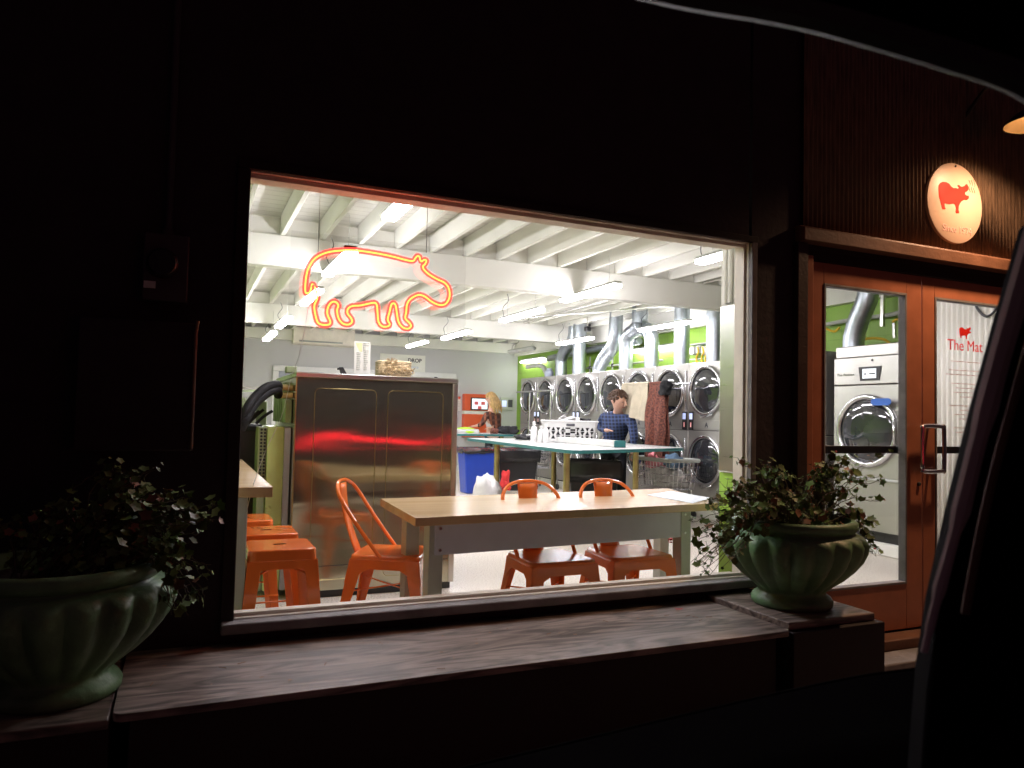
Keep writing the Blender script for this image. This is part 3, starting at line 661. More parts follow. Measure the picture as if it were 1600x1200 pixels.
duct([Vector((6.75, 10.4, 2.42)), Vector((6.75, 9.0, 2.47)), Vector((6.75, 7.6, 2.5)), Vector((6.75, 7.1, 2.5))], .06, 'thin horizontal metal pipe along the green wall')
duct([at(1334,548,X=6.35), at(1334,530,X=6.35), at(1340,505,X=6.35), at(1350,480,X=6.35), at(1356,462,X=6.35), at(1358,430,X=6.35)], .105, 'flexible crinkled metal duct above the large dryer')
t = thing('gas_pipes', 'grey gas pipes and yellow flexible hoses on the green wall behind the large dryer', 'pipes', (6.85,2.0,2.1))
pp = [at(1285,508,X=6.85), at(1330,500,X=6.85), at(1390,492,X=6.85), at(1406,489,X=6.85), at(1409,500,X=6.85)]
MB().tube(bez(pp, 4), .024, 10).build('main_pipe', 'greymetal', t)
MB().tube([at(1380,455,X=6.83), at(1379,510,X=6.83)], .026, 4).build('strut', 'steelflat', t)
MB().tube(bez([at(1340,534,X=6.7), at(1356,529,X=6.7), at(1380,530,X=6.7), at(1392,540,X=6.7), at(1393,556,X=6.7)], 5), .014, 8).build('yellow_hose', 'yellow', t)
MB().tube(bez([at(1395,503,X=6.8), at(1402,499,X=6.8), at(1408,504,X=6.8)], 4), .014, 8).build('yellow_hose', 'yellow', t)
MB().tube(bez([at(1290,513,X=6.8), at(1303,518,X=6.8), at(1312,512,X=6.8)], 4), .014, 8).build('yellow_hose', 'yellow', t)
MB().tube([at(1397,505,X=6.8), at(1398,528,X=6.8)], .02, 8).build('valve', 'steelflat', t)
t = thing('electrical_boxes', 'cluster of white electrical boxes with yellow hoses on the green wall', 'electrical boxes', (6.85,5.1,2.2))
for k, (x0, x1, y0, y1) in enumerate(((1078,1087,542,555), (1090,1096,540,552), (1099,1106,541,556), (1080,1104,559,563), (1084,1096,566,572))):
    a = at(x0, y1, X=6.86); b = at(x1, y0, X=6.86)
    box(6.82, 6.90, min(a.y,b.y), max(a.y,b.y), a.z, b.z).build('box', 'whiteplastic', t, bevel=.006)
a = at(1078,540,X=6.86); b = at(1110,534,X=6.86)
box(6.84, 6.93, b.y, a.y, a.z, b.z).build('shelf_rail', 'greymetal', t)
for x in (1089, 1097, 1103):
    MB().tube(bez([at(x,542,X=6.8), at(x+2,550,X=6.8), at(x-1,560,X=6.8), at(x+1,568,X=6.8)], 4), .014, 6).build('yellow_hose', 'yellow', t)
t = thing('wall_pipe_run', 'dark thin pipes and valves low on the green wall behind the far ducts', 'pipes', (6.8,8.0,2.1))
for ya, yb, z in ((6.6,9.6,2.16), (6.9,9.9,2.04)):
    MB().tube([(6.86,ya,z),(6.86,yb,z)], .016, 8).build('pipe', 'greymetal', t)
for yy in (7.05, 7.5, 8.1, 8.9, 9.5):
    MB().tube([(6.86,yy,1.98),(6.86,yy,2.36)], .015, 8).build('riser', 'greymetal', t)
    MB().lathe([(.03,0),(.03,.05)], (6.86,yy,2.14), 10).build('valve', 'black', t)
t = thing('white_elbow_pipe', 'white plastic elbow pipe in the far corner above the dryers', 'pipe', (6.8,11.0,2.2))
MB().tube(bez([at(824,573,X=6.7), at(838,571,X=6.7), at(848,573,X=6.7), at(853,582,X=6.7), at(855,590,X=6.7)], 5), .05, 10).build('elbow', 'whiteplastic', t)
a = at(858,589,X=6.4); tag(MB().lathe([(.07,0),(.085,.03),(.085,.13),(.05,.17),(.05,.20)], (6.4,a.y,1.966), 16).build('jug', mat('pale_blue_plastic', (.62,.68,.85), .4)), 'pale blue jug standing on a far dryer', 'jug')
# ================================================================== CEILING SPEAKER, AC, SIGNS
t = thing('ceiling_camera', 'small black camera hung from the ceiling above the far strip light', 'camera', (5.35,7.6,2.6))
q = at(918, 513, Y=7.6)
box(q.x-.045, q.x+.045, q.y-.05, q.y+.05, q.z-.05, q.z+.03).build('body', 'black', t, bevel=.015)
box(q.x+.02, q.x+.05, q.y-.02, q.y+.02, q.z+.031, q.z+.07).build('mount', 'black', t)
MB().tube([q+Vector((0,0,.03)), Vector((q.x, q.y, 3.07))], .012, 6).build('bracket', 'white', t)
t = thing('air_conditioner', 'cream wall-mounted air conditioner high on the back wall', 'air conditioner', (2.53,12.3,2.75))
MB().prism([(0,0),(.20,.02),(.23,.10),(.23,.34),(.20,.37),(0,.37)], lambda a, b: (1.92, YB-.005-a, 2.58+b), lambda a, b: (3.15, YB-.005-a, 2.58+b)).build('casing', 'reveal', t, bevel=.008)
MB().box(2.03, 2.90, YB-.242, YB-.232, 2.625, 2.66).build('air_outlet', 'greymetal', t)
MB().box(2.04, 2.89, YB-.248, YB-.243, 2.642, 2.648).build('louver', 'letterdark', t)
q = at(573, 524, Y=12.3); t = thing('wall_sensor', 'tiny white sensor box with dark window on the back wall', 'sensor', tuple(q))
box(q.x-.04, q.x+.04, YB-.03, YB-.002, q.z-.02, q.z+.02).build('box', 'whiteplastic', t, bevel=.003); box(q.x-.02, q.x+.02, YB-.034, YB-.031, q.z-.01, q.z+.01).build('lens', 'black', t)
t = thing('drop_sign', 'white rectangular service sign on the back wall behind the straw basket', 'sign', (4.2,12.38,2.15))
box(3.74, 4.74, YB-.015, YB-.002, 2.142, 2.50).build('panel', 'paper', t, bevel=.002)
text('lettering', 'DROP', .115, 'letterdark', (4.50, YB-.017, 2.345), FACING_OUT, t, bold=.003)
text('small_lettering', 'service', .085, 'bluefaint', (4.47, YB-.017, 2.215), FACING_OUT, t)
# kiosk
t = thing('payment_kiosk', 'orange-red payment kiosk panel with a bright screen on the back wall', 'kiosk', (5.95,12.3,1.1))
p = box(5.62, 6.20, YB-.16, YB-.002, 1.33, 1.70).build('upper_panel', 'kiosk', t, bevel=.004)
box(5.62, 6.20, YB-.15, YB-.002, 1.255, 1.329).build('white_band', 'paper', t)
box(5.62, 6.20, YB-.16, YB-.002, .75, 1.254).build('lower_panel', 'kiosk', t, bevel=.004)
s_ = box(5.76, 6.18, YB-.175, YB-.161, 1.345, 1.625).build('screen_bezel', 'black', t, bevel=.003)
box(5.79, 6.155, YB-.178, YB-.176, 1.37, 1.60).build('screen', 'screenw', s_)
ic = MB()
for x, z in ((5.89,1.50), (6.05,1.50), (5.97,1.40)): ic.box(x-.045, x+.045, YB-.181, YB-.179, z-.035, z+.035)
ic.build('screen_icon', mat('screen_icon_red', (.8,.15,.15), .5), s_)
q = at(794, 630, Y=12.3); t = thing('card_reader_panel', 'small grey wall panel with blue-white screens right of the blond person', 'panel', tuple(q))
box(q.x-.16, q.x+.16, YB-.05, YB-.002, q.z-.15, q.z+.13).build('panel', 'greymetal', t, bevel=.004)
box(q.x-.13, q.x-.02, YB-.054, YB-.051, q.z-.08, q.z+.06).build('screen', 'screen', t); box(q.x+.02, q.x+.13, YB-.054, YB-.051, q.z-.09, q.z+.08).build('dark_screen', 'letterdark', t)
q = at(718, 630, Y=12.3); t = thing('wall_notice', 'white notice sheet with red heading pinned left of the kiosk', 'notice', tuple(q))
box(q.x-.10, q.x+.06, YB-.012, YB-.002, q.z-.17, q.z+.12).build('sheet', 'paper', t); box(q.x-.06, q.x+.05, YB-.014, YB-.0125, q.z+.09, q.z+.15).build('heading', 'kiosk', t)
b_ = MB()
for k in range(6): b_.box(q.x-.08, q.x+.04, YB-.0135, YB-.0125, q.z-.15+k*.035, q.z-.14+k*.035)
b_.build('small_print', 'greymetal', t)
# ================================================================== STAINLESS MACHINE ON THE LEFT
t = thing('stainless_washer_row', 'large brushed stainless machine end panel with two recessed door outlines', 'washing machine', (1.2,1.85,0))
CX0, CX1, CY = .655, 1.765, 1.85
MB().box(CX0, CX1, CY, 3.0, .05, 1.445).build('end_panel', 'steel', t, bevel=.004)
MB().box(CX0+.02, CX1-.01, CY+.03, 2.98, .0, .049).build('plinth', 'black', t)
MB().box(CX0-.006, CX1+.004, CY-.012, 3.0, 1.446, 1.475).build('top_cap', 'steelflat', t, bevel=.003)
MB().box(CX1-.035, CX1+.004, CY-.010, CY-.001, .05, 1.44).build('corner_trim', 'steelflat', t, bevel=.003)
MB().box(CX0-.004, CX0+.004, CY-.008, CY-.001, .05, 1.44).build('corner_trim', 'brass', t)
for (x0, x1) in ((.775, 1.185), (1.265, 1.66)):
    pts = rounded(x0, x1, .12, 1.375, .035, 4)
    MB().tube([(x, CY-.0015, z) for x, z in pts], .0018, 6, closed=True).build('panel_groove', 'brass', t)
for z in (.20, .32, .33): pass
MB().tube([(CX0+.02, CY-.0015, .21), (CX1-.04, CY-.0015, .21)], .002, 5).build('base_seam', 'black', t)
# left flank: fittings, relay box, hoses
MB().box(CX0-.045, CX0-.003, 2.0, 2.14, 1.14, 1.30).build('relay_box', 'olive', t, bevel=.006)
for z in (1.325, 1.375):
    MB().tube([(CX0-.002, 1.98, z), (CX0-.10, 1.99, z)], .022, 12).build('hose_fitting', 'brass', t)
fl = MB()
for k in range(7): fl.box(CX0-.03, CX0-.002, 2.2+k*.11, 2.24+k*.11, 1.14, 1.42)
fl.build('cooling_fins', 'olive', t, bevel=.004)
MB().box(CX0-.05, CX0+.02, 2.0, 2.08, 1.476, 1.52).build('top_bracket', 'olive', t, bevel=.006)
for k, (z, w0) in enumerate(((1.385, 0), (1.335, .03))):
    h = thing('thick_hose', ('upper' if k == 0 else 'lower')+' of two thick black hoses curving down left from the steel machine', 'hose', (.55,1.98,z), group='black hoses left of the steel machine')
    pts = [Vector((.56,1.985,z-.01)), at(432,601+k*8,Y=1.9), at(415,606+k*10,Y=1.85), at(397,622+k*11,Y=1.8), at(385,640+k*14,Y=1.75), at(376,658+k*14,Y=1.75)]
    MB().tube(bez(pts, 7), .029, 12).build('hose', 'rubber', h)
for k, P_ in enumerate(([(426,642),(413,650),(400,662)], [(412,640),(400,650),(388,662)], [(405,642),(392,654),(384,664)])):
    tag(MB().tube(bez([at(x, y, Y=2.0) for x, y in P_], 5), .010, 8).build('thin_hose', 'rubber'), ['thin black hose nearest the steel panel, above the black bin box', 'middle thin black hose under the thick hoses', 'leftmost thin black hose under the thick hoses'][k], 'hose', 'thin hoses left of the steel machine')
t = thing('steel_side_box', 'lower steel box with painted-in green reflection left of the large stainless machine', 'machine', (.5,2.0,0))
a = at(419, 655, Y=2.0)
MB().box(a.x, .609, 2.0, 2.5, .04, 1.115).build('casing', mat('painted_green_sheen_steel', (.62,.75,.28), .30, metal=.25, var=.25, scale=2.5), t, bevel=.005)  # reflection of the lime green wall is painted into the casing colour
MB().box(a.x-.055, a.x-.002, 2.02, 2.5, .04, 1.11).build('perforated_flank', 'olive', t, bevel=.004)
b_ = MB()
for k in range(18):
    for j in (0, 1): b_.lathe([(.008,0),(.008,.004)], (a.x-.015-.022*j, 2.017, .72+k*.022), 8, axis='Y')
b_.build('vent_hole', 'black', t)
MB().box(.61, .648, 1.99, 2.5, .04, 1.11).build('corner_post', 'apron', t)
t = thing('rear_machine', 'green-grey machine with pipes behind the left hoses', 'machine', (.3,3.4,0))
MB().box(.05, .60, 3.1, 5.2, 0, 1.30).build('casing', 'olive', t, bevel=.01)
pb = MB()
for k in range(6): pb.tube([(.1+.08*k, 3.08, .9), (.1+.08*k, 3.08, 1.32)], .014, 6)
pb.build('pipe', 'steelflat', t); MB().tube([(.02, 3.3, 1.36), (.62, 3.3, 1.40)], .02, 8).build('top_pipe', 'chrome', t)
MB().tube([(.28, 3.4, 1.3), (.28, 3.4, 1.62)], .008, 6).build('stand_pipe', 'greymetal', t)
t = thing('black_box', 'black plastic box behind the left wooden counter', 'box', (.2,2.3,.85))
a = at(376, 662, Y=2.25); b = at(408, 716, Y=2.25)
box(a.x-.1, b.x, 2.25, 2.55, .2, a.z).build('body', 'black', t, bevel=.012)
box(a.x-.04, b.x-.02, 2.235, 2.249, a.z-.05, a.z-.015).build('lid_lip', 'rubber', t, bevel=.004)
# things on top of the stainless machine
t = thing('straw_basket', 'woven straw basket with frayed raffia trim on the steel machine', 'basket', (1.37,2.15,1.476))
MB().prism(rounded(1.255, 1.485, 2.06, 2.22, .05), lambda a, b: (a, b, 1.476), lambda a, b: (1.37+(a-1.37)*1.02, 2.14+(b-2.14)*1.02, 1.600)).build('body', 'straw', t, bevel=.006)
wv = MB()
for k in range(10):
    z = 1.485+k*.0115; pts = [(x, y, z) for x, y in rounded(1.250, 1.490, 2.055, 2.225, .05)]
    wv.tube(pts, .0055, 5, closed=True)
wv.build('weave', 'straw', t)
fr_ = MB(); rs = random.Random(11)
for k in range(230):
    x = rs.uniform(1.24, 1.50); z = rs.uniform(1.505, 1.545); d = Vector((rs.uniform(-.02,.02), rs.uniform(-.03,-.005), rs.uniform(-.02,.022)))
    fr_.tube([(x, 2.052, z), Vector((x, 2.052, z))+d], [.0028, .001], 4)
for k in range(50):
    a = rs.uniform(0, 6.28); fr_.tube([(1.33, 2.05, 1.59), (1.33+.045*math.cos(a), 2.045-rs.uniform(0,.02), 1.595+.022*math.sin(a))], [.003, .001], 4)
fr_.build('raffia_fringe', 'straw', t)
t = thing('menu_card', 'tall white and yellow-green printed card standing on the steel machine', 'card', (1.09,1.95,1.476))
MB().hexa([(1.045,1.94,1.477),(1.148,1.90,1.477),(1.148,1.903,1.477),(1.045,1.943,1.477)], [(1.045,1.96,1.712),(1.148,1.92,1.706),(1.148,1.923,1.706),(1.045,1.963,1.712)]).build('card', 'paper', t)
MB().hexa([(1.055,1.951,1.64),(1.095,1.934,1.638),(1.095,1.936,1.638),(1.055,1.953,1.64)], [(1.055,1.955,1.70),(1.095,1.938,1.70),(1.095,1.94,1.70),(1.055,1.957,1.70)]).build('yellow_panel', 'paperyellow', t)
tl = MB(); rs = random.Random(2)
for k in range(15):
    z = 1.695-k*.013
    yo = lambda x, z: 1.94-(x-1.045)*.39+(z-1.477)*.085-.0025
    for x0, x1 in (((1.10, 1.10+rs.uniform(.015,.038)),) if k < 5 else ((1.06, 1.06+rs.uniform(.02,.03)), (1.105, 1.105+rs.uniform(.015,.03)))):
        tl.add([(x0, yo(x0,z), z), (x1, yo(x1,z), z), (x1, yo(x1,z), z+.004), (x0, yo(x0,z), z+.004)], [(0,1,2,3)])
tl.build('small_print', 'greymetal', t, solid=.0005)
t = thing('tilted_terminal', 'small black tilted terminal on the steel machine left of the menu card', 'terminal', (.99,2.3,1.476))
q = at(535, 584, Y=2.3)
MB().hexa([(q.x-.01,2.25,1.477),(q.x+.035,2.25,1.477),(q.x+.035,2.29,1.477),(q.x-.01,2.29,1.477)], [(q.x-.035,2.25,1.545),(q.x-.005,2.25,1.548),(q.x-.005,2.27,1.548),(q.x-.035,2.27,1.545)]).build('body', 'black', t, bevel=.003)
box(q.x-.045, q.x-.02, 2.25, 2.27, 1.525, 1.54).build('head', 'black', t, bevel=.002)
q = at(681, 587, Y=2.2); tag(MB().lathe([(.015,0),(.022,.012),(.012,.024),(.001,.027)], (q.x, 2.2, 1.476), 10).build('small_knob', 'black'), 'tiny black object on the right end of the steel machine top', 'knob')
q = at(596, 578, Y=2.4); tag(MB().tube([(q.x-.09,2.5,1.50),(q.x-.02,2.5,1.50)], .022, 12).build('paper_roll', 'paper'), 'white paper roll lying behind the menu card', 'paper roll')
# ================================================================== COUNTER, STOOLS
t = thing('left_counter', 'tall butcher-block counter with grey leg at the left edge of the window', 'counter', (-.1,.3,0))
cz = .89; a = at(426, 760, Z=cz)
MB().box(-.45, a.x, .23, 2.15, cz-.045, cz).build('top', 'maple', t, bevel=.003)
MB().box(.205, .262, .27, .33, 0, cz-.046).build('leg', 'greymetal', t, bevel=.003)
MB().box(-.40, -.33, .27, .33, 0, cz-.046).build('leg', 'greymetal', t, bevel=.003)
MB().box(.205, .262, 2.0, 2.06, 0, cz-.046).build('leg', 'greymetal', t, bevel=.003)
def Lleg(mb, tx, ty, bx, by, zt, w1, w2, th=.0045, sx=1, sy=1):
    """pressed-steel corner leg: two tapered plates meeting in a corner"""
    mb.hexa([(bx,by,0),(bx-sx*w2,by,0),(bx-sx*w2,by-sy*th,0),(bx,by-sy*th,0)], [(tx,ty,zt),(tx-sx*w1,ty,zt),(tx-sx*w1,ty-sy*th,zt),(tx,ty-sy*th,zt)])
    mb.hexa([(bx,by,0),(bx,by-sy*w2,0),(bx-sx*th,by-sy*w2,0),(bx-sx*th,by,0)], [(tx,ty,zt),(tx,ty-sy*w1,zt),(tx-sx*th,ty-sy*w1,zt),(tx-sx*th,ty,zt)])
def make_stool(H=.61):
    t = thing('metal_stool', '', 'stool', offset=False, group='orange stools along the left counter')
    s = .145
    MB().prism(rounded(-s, s, -s, s, .035, 5), lambda a, b: (a*1.03, b*1.03, H-.055), lambda a, b: (a, b, H)).build('seat', 'orange', t, bevel=.008, seg=3)
    MB().prism(rounded(-.028, .028, -.011, .011, .01, 3), lambda a, b: (a, b, H+.0002), lambda a, b: (a, b, H+.0012)).build('hand_hole', 'void', t)
    MB().prism(rounded(-s+.02, s-.02, -s+.02, s-.02, .03, 5), lambda a, b: (a, b, H-.02), lambda a, b: (a, b, H+.0001)).build('seat_pan', 'orange', t)
    for sx in (-1, 1):
        for sy in (-1, 1):
            m_ = MB(); Lleg(m_, sx*s*1.03, sy*s*1.03, sx*.195, sy*.195, H-.05, .062, .036, sx=sx, sy=sy); m_.build('leg', 'orange', t, bevel=.002)
    sk = MB()
    for sy in (-1, 1):
        sk.prism([(-s,H-.05),(s,H-.05),(s+.004,H-.115),(.105,H-.10),(.085,H-.085),(-.085,H-.085),(-.105,H-.10),(-s-.004,H-.115)], lambda a, b: (a, sy*(s*1.03+(H-b-.05)*.08), b), lambda a, b: (a, sy*(s*1.03+(H-b-.05)*.08)-sy*.003, b))
        sk.prism([(-s,H-.05),(s,H-.05),(s+.004,H-.115),(.105,H-.10),(.085,H-.085),(-.085,H-.085),(-.105,H-.10),(-s-.004,H-.115)], lambda a, b: (sy*(s*1.03+(H-b-.05)*.08), a, b), lambda a, b: (sy*(s*1.03+(H-b-.05)*.08)-sy*.003, a, b))
    sk.build('skirt', 'orange', t)
    q = .178
    MB().tube([(-q,-q,.20),(q,-q,.20),(q,q,.20),(-q,q,.20)], .005, 6, closed=True).build('foot_ring', 'orange', t)
    MB().tube([(-.15,-.15,H-.13),(0,0,H-.09),(.15,.15,H-.13)], .005, 6).tube([(-.15,.15,H-.13),(0,0,H-.084),(.15,-.15,H-.13)], .005, 6).build('cross_brace', 'orange', t)
    return t
s0 = make_stool()
for k, (x, y, lb) in enumerate(((.418, .42, 'nearest orange metal stool with its oblong hand hole in full view'), (.40, .86, 'middle orange metal stool behind the nearest one'), (.33, 1.36, 'farthest orange metal stool, mostly behind the middle one'))):
    o = s0 if k == 0 else copy_tree(s0); o.location = (x, y, 0); o['label'] = lb
# ================================================================== WOOD TABLE
TZ = .735
c0 = at(649,809,Z=TZ); c1 = at(594.5,779,Z=TZ); c2 = at(1045,763,Z=TZ); c3 = at(1122,786,Z=TZ)
t = thing('wooden_table', 'long butcher-block table with grey legs right behind the window', 'table', (c0.x+1,c0.y+.4,0))
poly = [(c0.x,c0.y),(c3.x,c3.y),(c2.x,c2.y),(c1.x,c1.y)]
MB().prism(poly, lambda a, b: (a, b, TZ-.042), lambda a, b: (a, b, TZ)).build('top', 'maple', t, bevel=.003)
fdir = Vector((c3.x-c0.x, c3.y-c0.y, 0)).normalized(); ndir = Vector((-fdir.y, fdir.x, 0))
def obox(o, d, n, l0, l1, w0, w1, z0, z1, mb):
    P = lambda a, b: (o.x+d.x*a+n.x*b, o.y+d.y*a+n.y*b)
    q = [P(l0,w0),P(l1,w0),P(l1,w1),P(l0,w1)]
    return mb.hexa([(x,y,z0) for x,y in q], [(x,y,z1) for x,y in q])
Lx = (c3-c0).length
for l0, w0 in ((.115,.10),(Lx-.21,.08)):
    obox(c0, fdir, ndir, l0, l0+.075, w0, w0+.075, 0, TZ-.043, MB()).build('leg', 'greymetal', t, bevel=.004)
q0 = at(631, 860, Y=.86); obox(Vector((q0.x,.82,0)), fdir, ndir, 0, .078, 0, .078, 0, TZ-.043, MB()).build('leg', 'greymetal', t, bevel=.004)
obox(Vector((c2.x-.22,c2.y-.22,0)), fdir, ndir, 0, .075, 0, .075, 0, TZ-.043, MB()).build('leg', 'greymetal', t, bevel=.004)
obox(c0, fdir, ndir, .14, Lx-.15, .086, .099, .535, TZ-.044, MB()).build('apron', 'apron', t, bevel=.002)
bl = MB()
for l in (.165, Lx-.18):
    for z in (.56, .665): P_ = c0+fdir*l+ndir*.083; bl.lathe([(.010,0),(.007,.006)], (P_.x, P_.y, z), 12, axis='Y')
bl.build('bolt', 'chrome', t)
P_ = c0+fdir*.205+ndir*.083; box(P_.x-.018, P_.x+.018, P_.y-.003, P_.y, TZ-.055, TZ-.045).build('sticker', 'paper', t)
fa, fb = at(1013,772,Z=TZ+.002), at(1075,787,Z=TZ+.002)
fl = thing('flyer', 'pale blue and white flyer lying on the right end of the wooden table', 'flyer', (fa.x,fa.y,TZ))
pts = [at(1011,773,Z=TZ+.003), at(1082,786,Z=TZ+.003), at(1112,778,Z=TZ+.003), at(1048,767,Z=TZ+.003)]
MB().prism([(p.x,p.y) for p in pts], lambda a, b: (a, b, TZ+.001), lambda a, b: (a, b, TZ+.003)).build('sheet', mat('flyer_print', (.62,.68,.72), .5, var=.25, scale=25), fl)
# ================================================================== METAL CHAIRS
def make_chair():
    t = thing('metal_chair', '', 'chair', offset=False, group='orange metal cafe chairs round the wooden table')
    H = .455; f, b, d = .185, .155, .18
    seat = [(-f,-d),(f,-d),(b+.01,d),(-b-.01,d)]
    def rp(poly, r, n=4):
        out = []; k = len(poly)
        for i in range(k):
            p = Vector(poly[i]+(0,)); a = (Vector(poly[i-1]+(0,))-p).normalized(); c = (Vector(poly[(i+1) % k]+(0,))-p).normalized()
            for j in range(n+1):
                s = j/n; q = (p+a*r)*(1-s)**2+p*2*s*(1-s)+(p+c*r)*s*s; out.append((q.x, q.y))
        return out
    MB().prism(rp(seat, .05), lambda a, b_: (a*1.02, b_*1.02, H-.028), lambda a, b_: (a, b_, H)).build('seat', 'orange', t, bevel=.010, seg=3)
    for sx in (-1, 1):
        m_ = MB(); Lleg(m_, sx*f, -d, sx*.215, -.215, H-.022, .075, .03, sx=sx, sy=-1); m_.build('leg', 'orange', t, bevel=.002)
        m_ = MB(); Lleg(m_, sx*b, d, sx*.205, .245, H-.022, .075, .03, sx=sx, sy=1); m_.build('leg', 'orange', t, bevel=.002)
    arch = lambda w: [(-w,0),(w,0),(w,-.13),(w-.035,-.11),(w-.06,-.075),(w*.45,-.05),(-w*.45,-.05),(-w+.06,-.075),(-w+.035,-.11),(-w,-.13)]
    sk = MB()
    sk.prism(arch(f), lambda a, z: (a*(1-z*.18), -d*1.0+z*.10, H-.024+z), lambda a, z: (a*(1-z*.18), -d*1.0+z*.10+.003, H-.024+z))
    sk.prism(arch(b+.005), lambda a, z: (a*(1-z*.25), d*1.0-z*.18, H-.024+z), lambda a, z: (a*(1-z*.25), d*1.0-z*.18-.003, H-.024+z))
    for sx in (-1, 1):
        sk.prism(arch(d), lambda a, z: (sx*(.172-a*.07-z*.12), a*(1-z*.18), H-.024+z), lambda a, z: (sx*(.169-a*.07-z*.12), a*(1-z*.18), H-.024+z))
    sk.build('skirt', 'orange', t)
    w = .168
    loop = [(-w,.02,H-.012),(-w-.003,.10,H+.10),(-w-.004,.18,H+.22),(-w+.002,.235,H+.31),(-w+.045,.265,H+.365),(-.06,.278,H+.388),(0,.281,H+.393),(.06,.278,H+.388),(w-.045,.265,H+.365),(w-.002,.235,H+.31),(w+.004,.18,H+.22),(w+.003,.10,H+.10),(w,.02,H-.012)]
    MB().tube(bez(loop, 6), .0105, 10).build('back_tube', 'orange', t)
    sp = MB().sheet(lambda u, v_: ((v_-.5)*(.125-.02*math.sin(u*math.pi)), .178+u*.098+.02*math.sin(u*math.pi)-.012*math.cos((v_-.5)*3), H-.02+u*.40), 10, 6)
    sp.build('back_splat', 'orange', t, solid=.003)
    q = .17
    MB().tube([(-q,-.17,.26),(q,.18,.26)], .005, 6).tube([(q,-.17,.256),(-q,.18,.256)], .005, 6).build('cross_brace', 'orange', t)
    return t
h0 = make_chair()
for k, (x, y, a, lb) in enumerate(((1.10, 1.00, 62, 'orange metal chair at the left end of the wooden table, seen from the side'),
                                   (1.89, .60, 1, 'orange metal chair tucked behind the table, the left one of the two'),
                                   (2.40, .60, -1, 'orange metal chair tucked behind the table, the right one beside the flower pot'))):
    o = h0 if k == 0 else copy_tree(h0); o.location = (x, y, 0); o.rotation_euler = (0, 0, math.radians(a)); o.scale = (1.08, 1.08, .985); o['label'] = lb
# ================================================================== FOLDING TABLES
def island(name, label, poly, z, spine, legs, caps):
    t = thing(name, label, 'folding table', (poly[0][0], poly[0][1], 0), group='white folding tables with teal edges')
    cx = sum(p[0] for p in poly)/len(poly); cy = sum(p[1] for p in poly)/len(poly)
    MB().prism(poly, lambda a, b: (cx+(a-cx)*.992, cy+(b-cy)*.992, z-.028), lambda a, b: (cx+(a-cx)*.992, cy+(b-cy)*.992, z)).build('top', 'offwhite', t)
    e = MB(); n = len(poly)
    for i in range(n):
        p, q = Vector(poly[i]+(0,)), Vector(poly[(i+1) % n]+(0,)); d = (q-p).normalized(); nn = Vector((-d.y, d.x, 0))
        obox(p, d, nn, 0, (q-p).length, -.001, .006, z-.034, z+.001, e)
    e.build('edge_band', 'teal', t)
    x0, x1, y0, y1 = spine
    MB().prism(rounded(x0, x1, y0, y1, .02, 3), lambda a, b: (a, b, z+.001), lambda a, b: (a, b, z+.075)).build('divider', 'offwhite', t, bevel=.01)
    c = MB()
    for yy in caps: c.box(x0-.004, x1+.004, yy, yy+.018, z+.0015, z+.079)
    c.build('divider_cap', 'teal', t, bevel=.008)
    for (x, y) in legs: MB().tube([(x, y, 0), (x, y, z-.03)], .034, 16).lathe([(.06,0),(.06,.02),(.034,.03)], (x, y, 0), 16).build('leg', 'brass', t)
    return t
def roundpoly(poly, r, n=4):
    out = []; k = len(poly)
    for i in range(k):
        p = Vector(poly[i]+(0,)); a = (Vector(poly[i-1]+(0,))-p).normalized(); c = (Vector(poly[(i+1) % k]+(0,))-p).normalized()
        for j in range(n+1):
            s = j/n; q = (p+a*r)*(1-s)**2+p*2*s*(1-s)+(p+c*r)*s*s; out.append((q.x, q.y))
    return out
island('folding_table', 'nearer white folding table with teal edge, carrying the white laundry basket', roundpoly([(3.46,3.25),(5.36,3.95),(5.36,6.9),(3.66,6.85)], .18), .90,
       (4.36,4.50,3.95,6.5), [(3.65,3.72),(4.72,4.06),(3.65,5.61),(4.45,5.58)], (3.93,))
island('folding_table', 'farther white folding table with teal edge, where the blond person leans', roundpoly([(3.9,8.95),(5.46,8.95),(5.46,9.95),(3.9,9.95)], .08), .90,
       (4.2,4.86,9.35,9.5), [(4.27,9.1),(5.2,9.1),(4.27,9.8)], (9.42,))
# ---- laundry basket
q = at(889, 681, Y=5.45)
t = thing('laundry_basket', 'white plastic laundry basket with triangle holes on the near folding table', 'basket', (q.x, q.y, .90), -.42, offset=False)
def basket_wall(mb, holes):
    bw, bd, tw, td, h = .31, .20, .365, .25, .27
    nu = 64; rows = 20
    def P(u, vv):
        # superellipse outline
        a = 2*math.pi*u; k = .42; cx = math.copysign(abs(math.cos(a))**k, math.cos(a)); sy = math.copysign(abs(math.sin(a))**k, math.sin(a))
        W_ = bw+(tw-bw)*vv; D_ = bd+(td-bd)*vv; return Vector((W_*cx, D_*sy, .005+h*vv))
    return P
P_ = basket_wall(None, None)
bk = MB(); NU, NV = 360, 44
for i in range(NU):
    for j in range(NV+1): bk.v.append(P_(i/NU, j/NV))
for i in range(NU):
    for j in range(NV):
        p = P_((i+.5)/NU, (j+.5)/NV); hole = False
        if 0.05 < p.z < .20:
            face = abs(p.y) > abs(p.x)*.5
            s = (p.x if face else p.y*1.0)/.062; ti = math.floor(s); fx_ = (s-ti)-.5; rz = (p.z-.045)/.052; rj = math.floor(rz); fz = rz-rj
            up = (ti+rj) % 2 == 0; wd = .40*(1-fz) if up else .40*fz
            hole = .05 < fz < .90 and abs(fx_) < wd+.05 and abs(p.x) < .33
        if not hole:
            a = i*(NV+1)+j; b = ((i+1) % NU)*(NV+1)+j; bk.f.append((a, b, b+1, a+1))
bk.build('body', 'whiteplastic', t, world=False, solid=.003)
